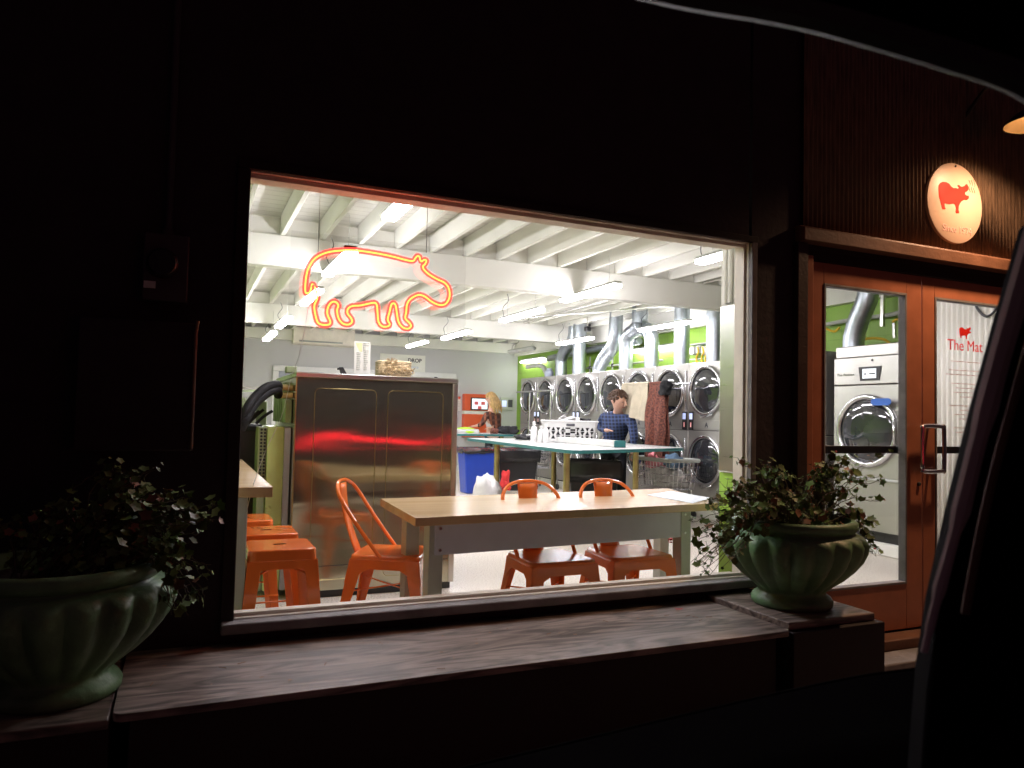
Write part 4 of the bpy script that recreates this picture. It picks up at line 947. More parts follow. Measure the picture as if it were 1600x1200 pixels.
MB().tube([P_(i/80, 1.0) for i in range(80)], .011, 8, closed=True).build('rim', 'whiteplastic', t, world=False)
MB().box(-.055, .055, -.262, -.232, .215, .245).build('handle_hole', 'letterdark', t, world=False, bevel=.01)
rr = random.Random(4)
def clump(name, label, cat, c, rad, m_, n=5, group=None, seed=1, flat=.5):
    rs = random.Random(seed); bm = bmesh.new()
    for k in range(n):
        mt_ = Matrix.Translation(Vector(c)+Vector((rs.uniform(-1,1)*rad[0]*.5, rs.uniform(-1,1)*rad[1]*.5, rad[2]*rs.uniform(.3,.7))))@Euler((rs.uniform(-.5,.5),rs.uniform(-.5,.5),rs.uniform(0,3))).to_matrix().to_4x4()@Matrix.Diagonal((rad[0]*.7, rad[1]*.7, rad[2]*.55, 1))
        bmesh.ops.create_icosphere(bm, subdivisions=3, radius=1, matrix=mt_)
    for v_ in bm.verts:
        p = v_.co; f = math.sin(p.x*43+seed)*math.sin(p.y*37+1.3*seed)*math.sin(p.z*51); v_.co += (p-Vector(c)).normalized()*f*min(rad)*.35
        v_.co.z = max(v_.co.z, c[2]+.002)
    me = bpy.data.meshes.new(name); 
    for v_ in bm.verts: v_.co -= Vector(c)
    bm.to_mesh(me); bm.free()
    o = bpy.data.objects.new(name, me); C.objects.link(o); o.location = c; me.materials.append(M[m_]); me.polygons.foreach_set('use_smooth', [True]*len(me.polygons))
    return tag(o, label, cat, group)
clump('folded_clothes', 'white and grey clothes heaped on top of the white basket', 'clothes', (q.x-.02, q.y, 1.165), (.17,.10,.05), 'teewhite', seed=3)
dk = thing('dark_laundry', 'dark clothes filling the inside of the white laundry basket', 'clothes', (q.x, q.y, .90), -.42, offset=False)
iv = MB()
for j in range(7):
    for i in range(60):
        p = P_(i/60, .03+.85*j/6); iv.v.append(Vector((p.x*.93, p.y*.92, p.z+(.02*math.sin(i*1.7) if j == 6 else 0))))
for j in range(6):
    for i in range(60): iv.f.append((j*60+i, j*60+(i+1) % 60, (j+1)*60+(i+1) % 60, (j+1)*60+i))
iv.f.append(tuple(6*60+i for i in range(60))); iv.f.append(tuple(range(60))[::-1])
iv.build('clothes_heap', 'blackcloth', dk, world=False)
clump('dark_clothes', 'small black garment lying at the right end of the white basket', 'clothes', (q.x+.2, q.y-.09, 1.165), (.09,.06,.035), 'blackcloth', seed=5)
def bottle(px, py, Y, h, r, label):
    q = at(px, py, Y=Y)
    t = thing('detergent_bottle', label, 'bottle', (q.x, Y, .90), group='white bottles beside the basket')
    MB().lathe([(r*.92,0),(r,.01),(r,h*.62),(r*.75,h*.74),(r*.4,h*.80),(r*.4,h*.84)], (q.x, Y, .901), 20).build('body', 'whiteplastic', t)
    MB().lathe([(r*.5,h*.84),(r*.5,h),(r*.3,h*1.01)], (q.x, Y, .901), 16).build('cap', 'whiteplastic', t)
bottle(834, 678, 5.35, .26, .042, 'tall white bottle, leftmost of the bottles beside the basket')
bottle(845, 679, 5.25, .21, .036, 'shorter pale bottle between the tall bottle and the basket')
bottle(853, 680, 5.15, .23, .036, 'white bottle touching the left side of the basket')
q = at(822, 676, Y=6.1); clump('black_bag', 'small flat black bag on the near folding table left of the bottles', 'bag', (q.x, 6.1, .905), (.16,.1,.06), 'blackcloth', seed=8)
q = at(793, 675, Y=9.2); clump('black_duffel', 'black duffel bag beside the blond person on the far folding table', 'bag', (q.x, 9.2, .905), (.22,.13,.11), 'blackcloth', seed=9)
q = at(775, 675, Y=9.1); clump('striped_cloth', 'black and white cloth bundle between the blond person and the duffel bag', 'cloth', (q.x, 9.1, .905), (.09,.08,.09), 'scarf', seed=12)
q = at(727, 668, Y=9.6); tag(MB().lathe([(.25,0),(.27,.03),(.22,.07),(.1,.10),(0,.11)], (q.x, 9.6, .902), 24).build('lime_basin', 'lime'), 'lime green upturned basin at the left end of the far folding table', 'basin')
# ---- bins
def bin_(x0, x1, y0, y1, h, m_, label, liner=True, rot=0, drop=.12):
    t = thing('waste_bin', label, 'bin', ((x0+x1)/2, (y0+y1)/2, 0), rot, offset=False)
    w_, d_ = (x1-x0)/2, (y1-y0)/2
    MB().hexa([(-w_*.82,-d_*.82,0),(w_*.82,-d_*.82,0),(w_*.82,d_*.82,0),(-w_*.82,d_*.82,0)], [(-w_,-d_,h),(w_,-d_,h),(w_,d_,h),(-w_,d_,h)]).build('body', m_, t, world=False, bevel=.02)
    MB().prism(rounded(-w_-.012, w_+.012, -d_-.012, d_+.012, .03), lambda a, b: (a, b, h-.03), lambda a, b: (a, b, h+.004)).build('rim', m_, t, world=False, bevel=.006)
    MB().box(-.05, .05, -d_-.02, -d_-.012, h-.08, h-.04).build('handle_recess', 'black', t, world=False)
    if liner:
        rs = random.Random(int(x0*100)); N_ = 72
        off = [rs.uniform(-1, 1) for _ in range(N_)]
        pts = rounded(-w_-.02, w_+.02, -d_-.02, d_+.02, .05, 17)
        m2 = MB(); n = len(pts)
        for j, (s, z) in enumerate(((.90, h-.02), (.98, h+.022), (1.02, h+.008), (1.03, h-.03), (1.035, h-drop*.6), (1.02, h-drop))):
            for i, (a, b) in enumerate(pts):
                wv_ = off[i % N_]*.012*(j/3)+.012*math.sin(i*.9+j)
                m2.v.append(Vector((a*(s+wv_*.6), b*(s+wv_), z+(off[(i*7) % N_]*.02 if j == 5 else 0)+.008*math.sin(i*.5+j))))
        for j in range(5):
            for i in range(n): m2.f.append((j*n+i, j*n+(i+1) % n, (j+1)*n+(i+1) % n, (j+1)*n+i))
        m2.build('liner', 'blackbag', t, world=False, angle=60, solid=.002)
    return t
bin_(4.00, 4.58, 7.75, 8.10, .70, 'blue', 'blue waste bin with a black liner beside the stainless machine', drop=.07)
bin_(4.78, 5.45, 8.0, 8.45, .68, 'black', 'black waste bin with ruffled black liner in the middle, right of the blue bin', rot=-.35, drop=.2)
bin_(4.50, 5.14, 5.0, 5.42, .67, 'black', 'black waste bin with a glossy liner under the right half of the near folding table', rot=-.4, drop=.26)
q = at(789, 750, Y=7.7); clump('red_bag', 'bright red bag squeezed between the folding table leg and the black bin', 'bag', (q.x, 7.7, .02), (.07,.06,.30), 'redcloth', seed=21)
q = at(764, 775, Y=5.2); clump('canvas_sack', 'pale peaked canvas sack on the floor in front of the blue bin', 'bag', (q.x, 5.2, .0), (.20,.14,.44), 'teewhite', n=4, seed=23)
q = at(800, 778, Y=5.15); clump('canvas_sack', 'beige canvas sack on the floor right of the pale peaked one', 'bag', (q.x, 5.1, .0), (.27,.18,.24), 'bagcloth', n=5, seed=27)
# ---- carts
def make_cart():
    t = thing('laundry_cart', '', 'cart', offset=False, group='wire laundry carts with hanging bars')
    L_, W_, z0, z1 = .40, .22, .36, .72        # half length along y, half width along x
    b = MB()
    for z in (z0, z0+.09, z0+.18, z0+.27): 
        s = .86+.14*(z-z0)/(z1-z0); b.tube([(-W_*s,-L_*s,z),(W_*s,-L_*s,z),(W_*s,L_*s,z),(-W_*s,L_*s,z)], .0045, 5, closed=True)
    for k in range(13):
        y = -L_+2*L_*k/12
        for sx in (-1, 1): b.tube([(sx*W_*.86, y*.86, z0), (sx*W_, y, z1)], .004, 5)
        b.tube([(-W_*.86, y*.86, z0), (W_*.86, y*.86, z0)], .004, 5)
    for k in range(7):
        x = -W_+2*W_*k/6
        for sy in (-1, 1): b.tube([(x*.86, sy*L_*.86, z0), (x, sy*L_, z1)], .004, 5)
    b.build('wire_basket', 'chrome', t)
    MB().tube([(-W_,-L_,z1),(W_,-L_,z1),(W_,L_,z1),(-W_,L_,z1)], .026, 8, closed=True).build('bumper', 'greymetal', t)
    fr_ = MB()
    for sx in (-1, 1):
        fr_.tube([(sx*W_*.8, -L_*.8, z0), (sx*W_*.9, -L_*.85, .09)], .011, 8).tube([(sx*W_*.8, L_*.8, z0), (sx*W_*.9, L_*.85, .09)], .011, 8)
    fr_.build('frame', 'chrome', t)
    for sx in (-1, 1):
        for sy in (-1, 1): MB().lathe([(.045,-.013),(.05,0),(.045,.013)], (sx*W_*.9, sy*L_*.85, .051), 16, axis='X').build('wheel', 'black', t)
    MB().tube([(0, L_+.02, z0), (0, L_+.02, 1.66)], .016, 10).build('hanging_post', 'chrome', t)
    MB().tube([(0, -L_-.02, z0), (0, -L_-.02, 1.66)], .016, 10).build('hanging_post', 'chrome', t)
    MB().tube([(0, L_+.60, 1.675), (0, -L_-.10, 1.675)], .016, 10).build('hanging_bar', 'chrome', t)
    return t
k0 = make_cart(); k0.location = (5.64, 4.80, 0); k0['label'] = 'wire laundry cart piled with clothes at the right end of the near folding table'
k1 = copy_tree(k0); k1.location = (5.62, 8.45, 0); k1['label'] = 'empty wire laundry cart with hanging bar in front of the far dryers'
for c_ in [c_ for c_ in k0.children if c_.name == 'hanging_post.001']: bpy.data.objects.remove(c_)
k0.rotation_euler = (0,0,.02)
clump('pink_laundry', 'pink and white laundry heaped in the near wire cart', 'clothes', (5.60, 4.90, .60), (.15,.13,.20), 'pink', seed=31)
clump('blue_laundry', 'blue grey laundry heaped at the right of the near wire cart', 'clothes', (5.62, 4.62, .60), (.14,.12,.16), 'bluecloth', seed=33)
clump('white_laundry', 'white laundry low inside the near wire cart', 'clothes', (5.63, 4.72, .38), (.16,.3,.2), 'teewhite', seed=35)
# hanging cloths over the cart bar (bar runs along y at x=5.64)
def drape(name, label, cat, y0, y1, zt, zb0, zb1, m_, xb=5.62, seed=1, back=True, bulge=.05):
    rs = random.Random(seed); ph = [rs.uniform(0, 6) for _ in range(4)]
    def fn(u, v_):                       # u across (y), v down the front then the back
        y = y0+(y1-y0)*u
        zb = zb0+(zb1-zb0)*u
        if v_ < .5:
            k = v_/.5; z = zt-(zt-zb)*k; x = xb-.024-.02*k-bulge*min(1,k*2.2)*(.5+.6*math.sin(u*11+ph[0]+z*2.0)+.5*math.sin(u*23+ph[1]-z*3))*.8
        else:
            k = (v_-.5)/.5; z = zt-(zt-zb)*.9*k; x = xb+.024+.02*k+bulge*.6*k*(math.sin(u*8+ph[2]))
        return (x, y+.012*math.sin(z*11+ph[3])+(y-(y0+y1)/2)*.08*k, z)
    fr = MB().sheet(lambda u, v_: fn(u, v_*.5), 22, 24)
    fr.build
    top = MB().sheet(lambda u, v_: (xb-.024*math.cos(math.pi*v_), y0+(y1-y0)*u, zt+.03*math.sin(math.pi*v_)), 22, 6)
    bk_ = MB().sheet(lambda u, v_: fn(u, .5+v_*.5), 22, 20)
    mm = MB(); 
    for s in (fr, top, bk_): mm.add(s.v, s.f)
    o = mm.build(name, m_, solid=.005, angle=80)
    return tag(o, label, cat)
drape('khaki_trousers', 'khaki trousers hung over the cart bar right in front of the man', 'trousers', 5.74, 5.10, 1.69, 1.30, 1.16, 'khaki', seed=2, xb=5.60)
drape('patterned_scarf', 'long brown patterned cloth hung over the cart bar', 'scarf', 5.08, 4.72, 1.685, .62, .66, 'scarf', seed=5, xb=5.60, bulge=.06)
clump('grey_beanie', 'dark grey garment slung on the bar end above the brown cloth', 'clothes', (5.57, 4.74, 1.53), (.08,.10,.17), 'blackcloth', seed=41)
# ================================================================== PEOPLE
def skinmesh(name, joints, edges, m_, parent=None, root=0, sub=2, mods=None):
    """joints: list of (Vector, rx, ry)"""
    me = bpy.data.meshes.new(name); me.from_pydata([tuple(j[0]) for j in joints], edges, [])
    o = bpy.data.objects.new(name, me); C.objects.link(o)
    bm = bmesh.new(); bm.from_mesh(me); lay = bm.verts.layers.skin.verify(); bm.verts.ensure_lookup_table()
    for i, v_ in enumerate(bm.verts):
        v_[lay].radius = (joints[i][1], joints[i][2]); v_[lay].use_root = (i == root)
    bm.to_mesh(me); bm.free()
    me.materials.append(M[m_]); sk = o.modifiers.new('skin', 'SKIN'); sk.use_smooth_shade = True
    s = o.modifiers.new('sub', 'SUBSURF'); s.levels = sub; s.render_levels = sub
    if parent: o.parent = parent
    return o
def head(parent, c, face, up, s, m_hair, long_hair, name='head_detail'):
    """facial features and hair on a head centred at c, looking along face"""
    face = face.normalized(); side = face.cross(up).normalized(); up = side.cross(face).normalized()
    fm = Matrix((side, face, up)).transposed()
    L = lambda x, y, z: c+fm@Vector((x*s, y*s, z*s))
    f_ = MB()
    for sx in (-1, 1): f_.lathe([(.003*s,-.004*s),(.012*s,0),(.003*s,.005*s)], L(sx*.033, .088, .010), 10)
    f_.build('eye', 'letterdark', parent, world=False)
    f_ = MB().tube([L(0,.092,.03), L(0,.112,-.012), L(0,.098,-.028)], [.008*s,.016*s,.012*s], 8)
    for sx in (-1, 1): f_.tube([L(sx*.080,.0,.02), L(sx*.088,-.012,.0), L(sx*.080,-.004,-.03)], [.010*s,.016*s,.010*s], 6)
    f_.build('nose_and_ears', 'skin', parent, world=False)
    MB().tube([L(-.024,.090,-.052), L(0,.097,-.050), L(.024,.090,-.052)], .0055*s, 6).build('mouth', mat('lips', (.45,.16,.13), .5) if 'lips' not in M else M['lips'], parent, world=False)
    hb = MB(); rs = random.Random(len(m_hair))
    n = 230 if long_hair else 150
    for k in range(n):
        a = rs.uniform(0, 2*math.pi); e = rs.uniform(.0, 1.35)
        d = Vector((math.cos(a)*math.cos(e)*.088, math.sin(a)*math.cos(e)*.105, math.sin(e)*.112+.012))
        if d.y > .058 and d.z < .066: continue
        p0 = d; 
        if long_hair:
            ln = rs.uniform(.20, .36); out = Vector((d.x, min(d.y, .03), 0))*.30
            p1 = d+out*.6+Vector((0,-.02,-.09)); p2 = d+out+Vector((rs.uniform(-.015,.015), -.03, -ln*.7)); p3 = d+out*.7+Vector((rs.uniform(-.02,.02), -.03, -ln))
            P3 = [L(*p) for p in (d*.98, p1, p2, p3)]; hb.tube(bez(P3, 3), [.013*s]*4+[.012*s]*3+[.010*s]*2+[.004*s], 5)
        else:
            t_ = Vector((-d.y*.3, -.05, -.03)).normalized()*rs.uniform(.03, .055)
            hb.tube([L(*(d*.97)), L(*(d*1.04+t_*.5)), L(*(d*1.0+t_))], [.014*s,.012*s,.005*s], 5)
    # cap under the strands
    cap = bmesh.new(); bmesh.ops.create_icosphere(cap, subdivisions=3, radius=1)
    vs = []; idx = {}
    for v_ in cap.verts:
        p = Vector((v_.co.x*.086, v_.co.y*.103-.004, v_.co.z*.112+.008)); idx[v_.index] = len(vs); vs.append(L(*p))
    fs = [tuple(idx[v_.index] for v_ in f.verts) for f in cap.faces if not any((v_.co.y > .42 and v_.co.z < .55) or v_.co.z < -.35 for v_ in f.verts)]
    cap.free(); hb.add(vs, fs)
    hb.build('hair', m_hair, parent, world=False, angle=80)
def hand(parent_joints, edges, wrist_idx, wrist, d, palm_n, s=1.0, curl=.5):
    """palm plus five bent fingers appended to the skinned skeleton"""
    d = d.normalized(); n = palm_n.normalized(); side = d.cross(n).normalized(); n = side.cross(d)
    J = parent_joints
    J.append((wrist+d*.045*s, .030*s, .016*s)); pi = len(J)-1; edges.append((wrist_idx, pi))
    for k, (off, ln) in enumerate(((-.026,.070),(-.009,.080),(.009,.076),(.026,.060))):
        b = wrist+d*.085*s+side*off*s; J.append((b, .0105*s, .0105*s)); a = len(J)-1; edges.append((pi, a))
        m1 = b+d*ln*.5*s+n*ln*curl*.25*s; J.append((m1, .009*s, .009*s)); edges.append((a, a+1))
        m2 = m1+(d*(1-curl*.6)+n*curl).normalized()*ln*.5*s; J.append((m2, .0075*s, .0075*s)); edges.append((a+1, a+2))
    b = wrist+d*.03*s-side*.036*s; J.append((b, .012*s, .012*s)); a = len(J)-1; edges.append((pi, a))
    J.append((b+d*.035*s-side*.02*s+n*.012*s, .010*s, .010*s)); edges.append((a, a+1))
    J.append((b+d*.062*s-side*.02*s+n*.024*s, .008*s, .008*s)); edges.append((a+1, a+2))
# --- man in blue checked shirt
X0 = 5.60
pm = lambda x, y, dx=0: at(x, y, X=X0+dx)
base = pm(962, 700); man = thing('person', 'dark-haired person in a blue checked shirt bending over a laundry cart', 'person', (0,0,0))
vd = Vector((math.sin(.55), math.cos(.55), 0))       # view direction at the man
sd = Vector((vd.y, -vd.x, 0))                        # to the viewer's right
def mk(x, y, depth=0.0):                             # depth: metres away (+) or towards (-) the viewer
    c = at(x, y, X=5.55); return c+vd*depth
pel = mk(959, 698, .12); hipz = pel.z
J = [(pel, .135, .10)]; E_ = []
def jn(p, r1, r2, par): J.append((p, r1, r2)); E_.append((par, len(J)-1)); return len(J)-1
spi = jn(mk(960, 682, .06), .14, .10, 0); che = jn(mk(964, 659, -.04), .165, .12, spi)
nk0 = jn(mk(964, 646, -.12), .075, .07, che); nk = jn(mk(965.5, 641, -.16), .052, .055, nk0); HC = mk(966.5, 626.5, -.24); HU = (Vector((0,0,1))-vd*.25+sd*.12).normalized(); hd0 = jn(HC-HU*.065, .082, .092, nk); hd1 = jn(HC+HU*.025, .112, .125, hd0); hd2 = jn(HC+HU*.10, .07, .08, hd1)
shL = jn(mk(944, 650, -.04), .068, .06, che); elL = jn(mk(937.5, 669, -.08), .048, .045, shL); wrL = jn(mk(949, 672.5, -.26), .030, .026, elL)
hand(J, E_, wrL, J[wrL][0], sd*.9+Vector((0,0,.2))-vd*.2, Vector((0,0,-1)), 1.05, .7)
shR = jn(mk(986, 655, .02), .068, .06, che); elR = jn(mk(991, 682, -.02), .048, .045, shR); wrR = jn(mk(987.5, 702, -.10), .030, .026, elR)
hand(J, E_, wrR, J[wrR][0], Vector((0,0,-1))-vd*.2, -vd, 1.05, .5)
for sx in (-1, 1):
    hp = jn(pel+sd*.09*sx+Vector((0,0,-.06)), .095, .09, 0); kn = jn(Vector((pel.x,pel.y,.50))+sd*.11*sx-vd*.05, .062, .06, hp)
    an = jn(Vector((pel.x,pel.y,.09))+sd*.12*sx+vd*.02, .040, .042, kn); jn(Vector((pel.x,pel.y,.035))+sd*.13*sx-vd*.13, .042, .030, an)
skinmesh('body', J, E_, 'skin', man)
g = 1.13
SJ = [(pel+Vector((0,0,-.05)), .155, .125), (J[spi][0], .165, .125), (J[che][0], .185, .14), (J[nk0][0]+Vector((0,0,-.01)), .090, .085),
      (J[shL][0], .082, .075), (J[elL][0], .062, .060), (J[wrL][0]+(J[elL][0]-J[wrL][0])*.12, .042, .040), (J[shR][0], .082, .075), (J[elR][0], .062, .060), (J[wrR][0]+(J[elR][0]-J[wrR][0])*.12, .042, .040)]
skinmesh('shirt', SJ, [(0,1),(1,2),(2,3),(2,4),(4,5),(5,6),(2,7),(7,8),(8,9)], 'chekblue', man)
TJ = [(pel, .150, .120)]; TE = []
for sx in (-1, 1):
    n0 = len(TJ); TJ += [(pel+sd*.09*sx+Vector((0,0,-.08)), .11, .105), (Vector((pel.x,pel.y,.50))+sd*.11*sx-vd*.05, .078, .078), (Vector((pel.x,pel.y,.10))+sd*.12*sx+vd*.02, .060, .062)]
    TE += [(0,n0),(n0,n0+1),(n0+1,n0+2)]
skinmesh('trousers', TJ, TE, 'denimdark', man)
SH = MB()
for sx in (-1, 1):
    p = Vector((pel.x,pel.y,0))+sd*.125*sx; SH.tube([p+vd*.06+Vector((0,0,.045)), p-vd*.06+Vector((0,0,.045)), p-vd*.17+Vector((0,0,.035))], [.045,.047,.034], 10)
SH.build('shoe', 'black', man, world=False)
head(man, HC, sd*.70-vd*.62+Vector((0,0,-.30)), HU, 1.22, 'hairbrown', False)
# --- blond person
pw = thing('person', 'long-haired blond person in a brown plaid overshirt leaning on the far folding table', 'person', (0,0,0))
wk = lambda x, y, depth=0.0: at(x, y, Y=10.35)+Vector((math.sin(.42), math.cos(.42), 0))*depth
vd2 = Vector((math.sin(.42), math.cos(.42), 0)); sd2 = Vector((vd2.y, -vd2.x, 0))
pel = wk(771, 678, 0); J = [(pel, .125, .10)]; E_ = []
spi = jn(wk(770, 665, -.03), .115, .09, 0); che = jn(wk(768, 651, -.06), .14, .105, spi); nk0 = jn(wk(768, 640, -.08), .06, .055, che); nk = jn(wk(768, 635, -.08), .045, .045, nk0)
hd0 = jn(wk(766.5, 627, -.08), .072, .086, nk); hd1 = jn(wk(767, 620, -.08), .092, .102, hd0); hd2 = jn(wk(767.5, 613, -.08), .055, .06, hd1)
sL = jn(wk(761, 647, -.18), .055, .05, che); eL = jn(wk(755, 661, -.2), .040, .038, sL); wL = jn(wk(744, 665.5, -.28), .026, .024, eL); hand(J, E_, wL, J[wL][0], -sd2-vd2*.1+Vector((0,0,-.1)), Vector((0,0,-1)), .95, .3)
sR = jn(wk(777, 648, .06), .055, .05, che); eR = jn(wk(779, 662, -.05), .040, .038, sR); wR = jn(wk(769, 668, -.18), .026, .024, eR); hand(J, E_, wR, J[wR][0], -sd2+Vector((0,0,-.15)), Vector((0,0,-1)), .95, .3)
for sx in (-1, 1):
    hp = jn(pel+sd2*.08*sx+Vector((0,0,-.06)), .09, .09, 0); kn = jn(Vector((pel.x,pel.y,.48))+sd2*.09*sx, .058, .06, hp); an = jn(Vector((pel.x,pel.y,.09))+sd2*.09*sx, .038, .04, kn); jn(Vector((pel.x,pel.y,.035))+sd2*(.09*sx-.13), .040, .028, an)
skinmesh('body', J, E_, 'skin', pw)
skinmesh('tee_shirt', [(J[0][0], .138, .112), (J[spi][0], .13, .105), (J[che][0]-sd2*.03, .150, .118), (J[nk0][0], .065, .06)], [(0,1),(1,2),(2,3)], 'teewhite', pw)
skinmesh('overshirt', [(J[0][0]+sd2*.05+Vector((0,0,.0)), .125, .122), (J[spi][0]+sd2*.05, .125, .118), (J[che][0]+sd2*.045, .142, .13), (J[sL][0], .066, .062), (J[eL][0], .055, .05), (J[wL][0]+sd2*.05, .042, .04), (J[sR][0]+sd2*.01, .072, .066), (J[eR][0], .058, .052), (J[wR][0]+sd2*.05, .044, .042)],
         [(0,1),(1,2),(2,3),(3,4),(4,5),(2,6),(6,7),(7,8)], 'chekbrown', pw)
TJ = [(pel, .14, .115)]; TE = []
for sx in (-1, 1):
    n0 = len(TJ); TJ += [(pel+sd2*.08*sx+Vector((0,0,-.08)), .10, .10), (Vector((pel.x,pel.y,.48))+sd2*.09*sx, .068, .07), (Vector((pel.x,pel.y,.10))+sd2*.09*sx, .052, .055)]; TE += [(0,n0),(n0,n0+1),(n0+1,n0+2)]
skinmesh('trousers', TJ, TE, 'denimdark', pw)
SH = MB()
for sx in (-1, 1):
    p = Vector((pel.x,pel.y,0))+sd2*.09*sx; SH.tube([p+sd2*.06+Vector((0,0,.045)), p-sd2*.06+Vector((0,0,.045)), p-sd2*.17+Vector((0,0,.033))], [.043,.045,.032], 10)
SH.build('shoe', 'black', pw, world=False)
head(pw, wk(767.5, 622, -.08), -sd2*.9-vd2*.35+Vector((0,0,-.25)), Vector((0,0,1)), 1.0, 'hairblond', True)
# ================================================================== POTS AND PLANTS
def pot(c, z0, label):
    t = thing('flower_pot', label, 'flower pot', (c[0], c[1], z0), offset=False, group='fluted green pots on the bench ends')
    fl_ = lambda a, h: 1+(.095*abs(math.cos(a*10))-.04)*max(0, min(1, (h-.07)/.06))*max(0, min(1, (.345-h)/.03))
    prof = [(.0,.0),(.178,.0),(.188,.012),(.190,.03),(.178,.048),(.158,.062),(.156,.074),(.180,.10),(.226,.14),(.270,.185),(.304,.23),(.324,.275),(.330,.315),(.324,.34),(.302,.354),(.282,.360),(.280,.368),(.292,.376),(.300,.392),(.298,.41),(.286,.42),(.268,.42),(.262,.40),(.255,.36),(.0,.36)]
    MB().lathe(prof, (0,0,0), 192, rfun=fl_, close=False).build('pot', 'pot', t, world=False, angle=60)
    MB().lathe([(.0,.372),(.20,.374),(.262,.368)], (0,0,0), 32, close=False).build('soil', 'soil', t, world=False)
    return t
PR = (2.745, -.335); PL = (-.345, -.345)
pot(PR, .335, 'fluted green pot, reddish in the lamp light, beside the doors'); pot(PL, .30, 'fluted green pot at the left end of the bench, cut by the picture edge')
def leafshape(mb, p, n, up, s, rs):
    """a five-lobed cupped leaf"""
    n = n.normalized(); a = up.cross(n); a = a.normalized() if a.length > 1e-3 else n.orthogonal().normalized(); b = n.cross(a)
    pts = []; K = 10
    for k in range(K):
        th = 2*math.pi*k/K+.3; r = (1.0 if k % 2 == 0 else .68)*(1+.18*math.cos(th))*rs.uniform(.85, 1.1)
        pts.append(p+(a*math.cos(th)+b*math.sin(th))*r*s+n*(.25*s*r*r*rs.uniform(.4, 1.1)))
    base = len(mb.v); mb.v.append(p.copy()); mb.v += pts
    for k in range(K): mb.f.append((base, base+1+k, base+1+(k+1) % K))
def plant(c, z0, label, targets, seed, size=.017, nfill=90, flowers=()):
    rs = random.Random(seed); c = Vector((c[0], c[1], z0+.375))
    t = thing('trailing_plant', label, 'plant', tuple(c), offset=True, group='trailing ivy plants in the green pots')
    stems = MB(); lv = MB(); ld_ = MB()
    def leaves_along(P, dens, smin, smax):
        for i in range(1, len(P)):
            if rs.random() < dens:
                d = Vector((rs.uniform(-1,1), rs.uniform(-1,1), rs.uniform(-.6,1))).normalized(); ln = rs.uniform(.012, .035); q_ = P[i]+d*ln
                stems.tube([P[i], q_], [.0011, .0008], 4, cap=False)
                n_ = (d+Vector((rs.uniform(-.6,.6), rs.uniform(-1.2,.1), rs.uniform(.1,1.0)))).normalized()
                leafshape(ld_ if rs.random() < .10 else lv, q_, n_, Vector((rs.uniform(-1,1),rs.uniform(-1,1),rs.uniform(-1,1))), rs.uniform(smin, smax), rs)
    for (tgt, w, cnt) in targets:
        tgt = Vector(tgt)
        for k in range(cnt):
            e = tgt+Vector((rs.gauss(0, w), rs.gauss(0, w), rs.gauss(0, w*.8)))
            s_ = c+Vector((rs.uniform(-.16,.16), rs.uniform(-.16,.10), -.005)); s_ += (e-s_)*.12; s_.z = c.z
            r_out = (Vector((e.x, e.y, 0))-Vector((c.x, c.y, 0))); low = e.z < c.z+.02
            mid = s_+(e-s_)*.5+Vector((rs.uniform(-.02,.02), rs.uniform(-.02,.02), .06+(.09 if low else .02)))
            if low and r_out.length > .25:
                rim = Vector((c.x, c.y, 0))+r_out.normalized()*.30; mid = Vector((rim.x, rim.y, c.z+.06+rs.uniform(0,.03)))
            P = bez([s_, mid, mid+(e-mid)*.6+Vector((rs.uniform(-.02,.02), rs.uniform(-.02,.02), 0)), e], 5)
            for i in range(1, len(P)-1): P[i] += Vector((rs.uniform(-1,1), rs.uniform(-1,1), rs.uniform(-1,1)))*.006
            stems.tube(P, [.0026-.0016*i/(len(P)-1) for i in range(len(P))], 5)
            leaves_along(P, .60, size*.35, size*1.35)
    for k in range(nfill):
        a = rs.uniform(0, 6.283); r = .27*math.sqrt(rs.random()); p = c+Vector((r*math.cos(a), r*math.sin(a), rs.uniform(.0,.11)))
        leafshape(lv if rs.random() > .12 else ld_, p, Vector((rs.uniform(-.7,.7), rs.uniform(-.9,.3), 1)), Vector((1, rs.uniform(-1,1), 0)), rs.uniform(size*.6, size*1.3), rs)
    stems.build('stem', 'stem', t); lv.build('foliage', 'leaf', t, angle=80); ld_.build('dry_foliage', 'leafdry', t, angle=80)
    if flowers:
        fm_ = MB()
        for f_, r in flowers:
            f_ = Vector(f_)
            for k in range(16):
                d = Vector((rs.gauss(0,1), rs.gauss(0,1), rs.gauss(0,1))).normalized(); leafshape(fm_, f_+d*r*.6, d, Vector((0,0,1)), r*.5, rs)
        fm_.build('flower', 'petal', t, angle=80)
    return t
ra = lambda x, y, dy=0: at(x, y, Y=PR[1]+dy)
T = [(ra(1140,765,-.1), .035, 8), (ra(1110,800,-.15), .035, 7), (ra(1085,830,-.12), .025, 6), (ra(1120,845,-.2), .03, 7), (ra(1098,885,-.22), .02, 6), (ra(1085,880,-.15), .015, 3), (ra(1140,880,-.25), .02, 3),
     (ra(1170,775,0), .03, 6), (ra(1195,730,0), .025, 5), (ra(1215,740,-.05), .025, 4), (ra(1250,790,-.12), .04, 8), (ra(1180,800,-.2), .04, 8), (ra(1215,800,-.2), .03, 6),
     (ra(1300,735,0), .03, 8), (ra(1320,715,0), .02, 6), (ra(1295,712,0), .012, 2), (ra(1345,735,0), .03, 5), (ra(1365,750,0), .02, 3), (ra(1330,770,-.05), .04, 6), (ra(1280,770,0), .03, 5), (ra(1395,705,0), .008, 1), (ra(1378,782,0), .005, 1),
     (ra(1340,810,-.1), .02, 5), (ra(1362,820,-.1), .02, 4), (ra(1368,850,-.15), .02, 3), (ra(1372,870,-.15), .015, 3), (ra(1155,718,0), .006, 2)]
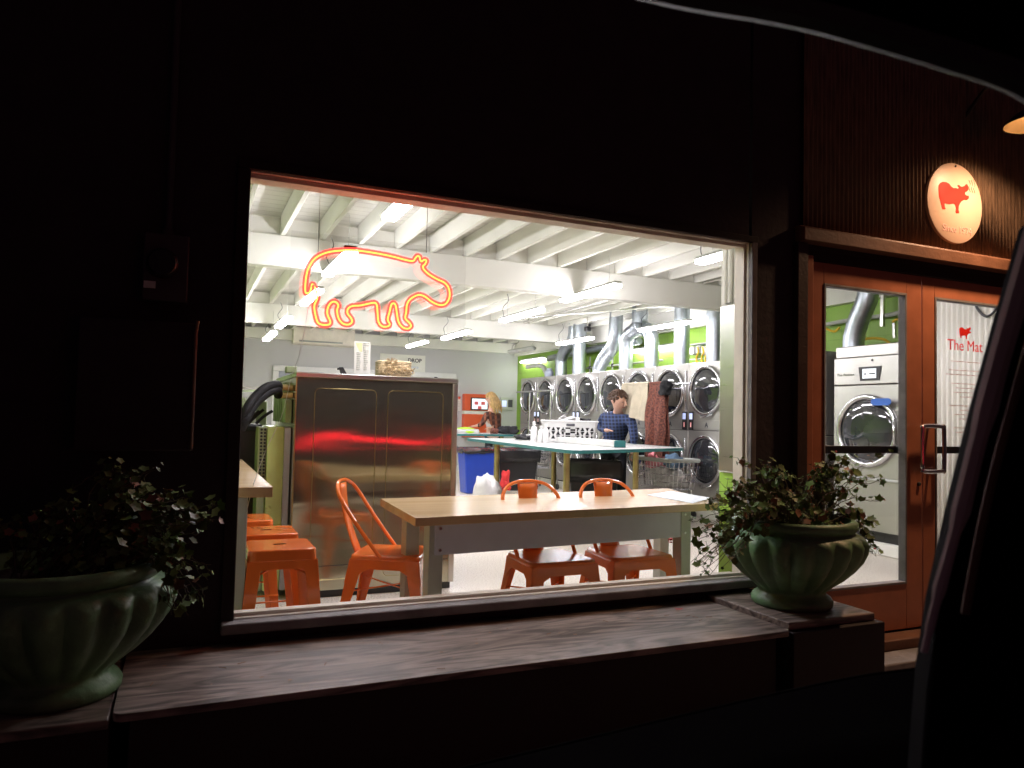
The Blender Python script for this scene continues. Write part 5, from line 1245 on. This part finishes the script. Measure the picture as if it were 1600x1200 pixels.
plant(PR, .335, 'trailing ivy-leaved plant spilling from the right pot in front of the doors', T, 3, .0195, 70, [(ra(1048,844,-.15), .014), (ra(1306,706,0), .008), (ra(1367,857,-.15), .007)])
la = lambda x, y, dy=0: at(x, y, Y=PL[1]+dy)
T = [(la(180,735,0), .02, 4), (la(205,760,0), .03, 7), (la(230,730,0), .015, 3), (la(240,785,0), .04, 9), (la(270,790,-.05), .03, 7), (la(300,800,-.05), .02, 5), (la(305,770,0), .01, 2), (la(335,790,-.05), .01, 2),
     (la(290,830,-.1), .03, 8), (la(265,860,-.12), .03, 8), (la(290,880,-.15), .025, 6), (la(310,925,-.15), .02, 5), (la(285,960,-.15), .018, 5), (la(330,820,-.1), .01, 2), (la(330,885,-.1), .008, 2),
     (la(120,790,0), .04, 5), (la(60,800,0), .04, 4), (la(80,840,-.1), .04, 5), (la(10,830,0), .03, 3), (la(150,830,-.05), .04, 5), (la(215,840,-.1), .03, 5)]
plant(PL, .30, 'trailing ivy-leaved plant spilling right from the left pot', T, 9, .018, 55)
t = thing('leaf_litter', 'dry fallen leaves and twigs scattered on the plywood bench board', 'leaf litter', (1.1,-.3,.311)); t['kind'] = 'stuff'
rs = random.Random(8); dm = MB()
for k in range(46):
    x = rs.uniform(-.1, 2.4); y = rs.uniform(-.60, -.06)
    if rs.random() < .5: a = rs.uniform(0, 3.1); dm.tube([(x,y,.313),(x+.03*math.cos(a),y+.03*math.sin(a),.3135)], .0012, 4)
    else: leafshape(dm, Vector((x,y,.3125)), Vector((0,0,1)), Vector((1,.3,0)), rs.uniform(.003,.010), rs)
dm.build('litter', 'leafdry', t)
fm_ = MB()
for k in range(9): leafshape(fm_, Vector((at(1062,952,Z=.313)+Vector((rs.uniform(-.02,.02), rs.uniform(-.01,.01), .002)))), Vector((0,0,1)), Vector((1,.3,0)), .008, rs)
tag(fm_.build('fallen_petals', 'petal'), 'few red petals fallen on the bench board left of the right pot', 'petals')
# ================================================================== THE CAR ONE SITS IN
car = thing('parked_car', 'dark car interior framing the view: windscreen pillar on the right, roof edge above', 'car', (.6,-2.6,-.12))
def cp(x, y, d): q = at(x, y, Y=0)-EYEP; return EYEP+q.normalized()*d     # d metres from the eye
# A-pillar: a solid raked post, its window-side edge catching the shop light
def post(name, L_, R_, m_, depth):
    mb_ = MB(); n = len(L_)
    bk_ = (fwd+rt*.35).normalized()
    for a, b in zip(L_, R_): mb_.v += [a, b, b+bk_*depth, a+bk_*depth]
    for i in range(n-1):
        for k in range(4): mb_.f.append((4*i+k, 4*i+(k+1) % 4, 4*i+4+(k+1) % 4, 4*i+4+k))
    mb_.f += [(0,1,2,3)[::-1], (4*n-4,4*n-3,4*n-2,4*n-1)]
    return mb_.build(name, m_, car, bevel=.004)
ys = (330, 480, 640, 800, 960, 1080, 1260)
Lx_ = (1628, 1584, 1540, 1501, 1466, 1449, 1436)
post('windscreen_pillar', [cp(x, y, .75) for x, y in zip(Lx_, ys)], [cp(x+520, y, .70) for x, y in zip(Lx_, ys)], 'carblack', .06)
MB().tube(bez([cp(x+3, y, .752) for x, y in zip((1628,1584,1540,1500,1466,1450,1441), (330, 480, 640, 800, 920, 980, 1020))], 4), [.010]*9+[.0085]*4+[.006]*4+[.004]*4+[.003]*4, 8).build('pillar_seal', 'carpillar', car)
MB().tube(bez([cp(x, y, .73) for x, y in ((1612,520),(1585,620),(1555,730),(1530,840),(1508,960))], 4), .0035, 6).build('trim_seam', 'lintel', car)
hp_ = [cp(x, y, .62) for x, y in ((1000,-28),(1090,-9),(1180,5),(1280,25),(1400,58),(1500,88),(1585,116),(1640,146))]
MB().tube(bez(hp_, 4), .012, 8).build('windscreen_seal', 'cargrey', car)
rf = MB(); hb_ = bez(hp_, 4)
for p in hb_: rf.v += [p+Vector((0,0,.004)), p+Vector((0,0,.12))-fwd*.02]
for i in range(len(hb_)-1): rf.f.append((2*i, 2*i+2, 2*i+3, 2*i+1))
rf.build('roof_edge', 'carblack', car, solid=.02)
dp = [cp(x, y, .95) for x, y in ((380,1275),(560,1238),(720,1203),(900,1160),(1100,1112),(1260,1076),(1350,1058),(1440,1046))]
MB().tube(bez(dp, 4), .003, 8).build('dash_edge', 'carblack', car)
rf = MB(); db = bez(dp, 4)
for p in db: rf.v += [p+Vector((0,0,-.004)), p+Vector((0,0,-.25))-fwd*.25]
for i in range(len(db)-1): rf.f.append((2*i, 2*i+2, 2*i+3, 2*i+1))
rf.build('dashboard', 'carblack', car, solid=.02)
# unseen car, added so its red light bar mirrors in the stainless panel
pc = thing('unseen_car', 'unseen added car across the road whose red rear light bar mirrors in the stainless machine', 'car', (3.2,-8.2,-.25))
MB().hexa([(2.0,-9.0,.05),(4.8,-9.0,.05),(4.8,-7.4,.05),(2.0,-7.4,.05)], [(2.05,-9.0,.95),(4.75,-9.0,.95),(4.7,-7.45,.95),(2.1,-7.45,.95)]).hexa([(2.4,-9.0,.95),(4.0,-9.0,.95),(4.0,-7.7,.95),(2.4,-7.7,.95)], [(2.6,-9.0,1.4),(3.8,-9.0,1.4),(3.8,-8.2,1.4),(2.6,-8.2,1.4)]).build('body', 'black', pc, bevel=.06)
for x in (2.5, 3.9): MB().lathe([(.3,-.1),(.32,0),(.3,.1)], (x,-7.9,.07), 24, axis='X').build('wheel', 'rubber', pc)
MB().box(2.05, 4.75, -7.42, -7.36, .69, .735).build('added_tail_light', 'tail', pc, bevel=.01)
# ================================================================== tidy up
for o in bpy.data.objects:
    if '_o' in o: del o['_o']
if 'fl' in globals(): pass
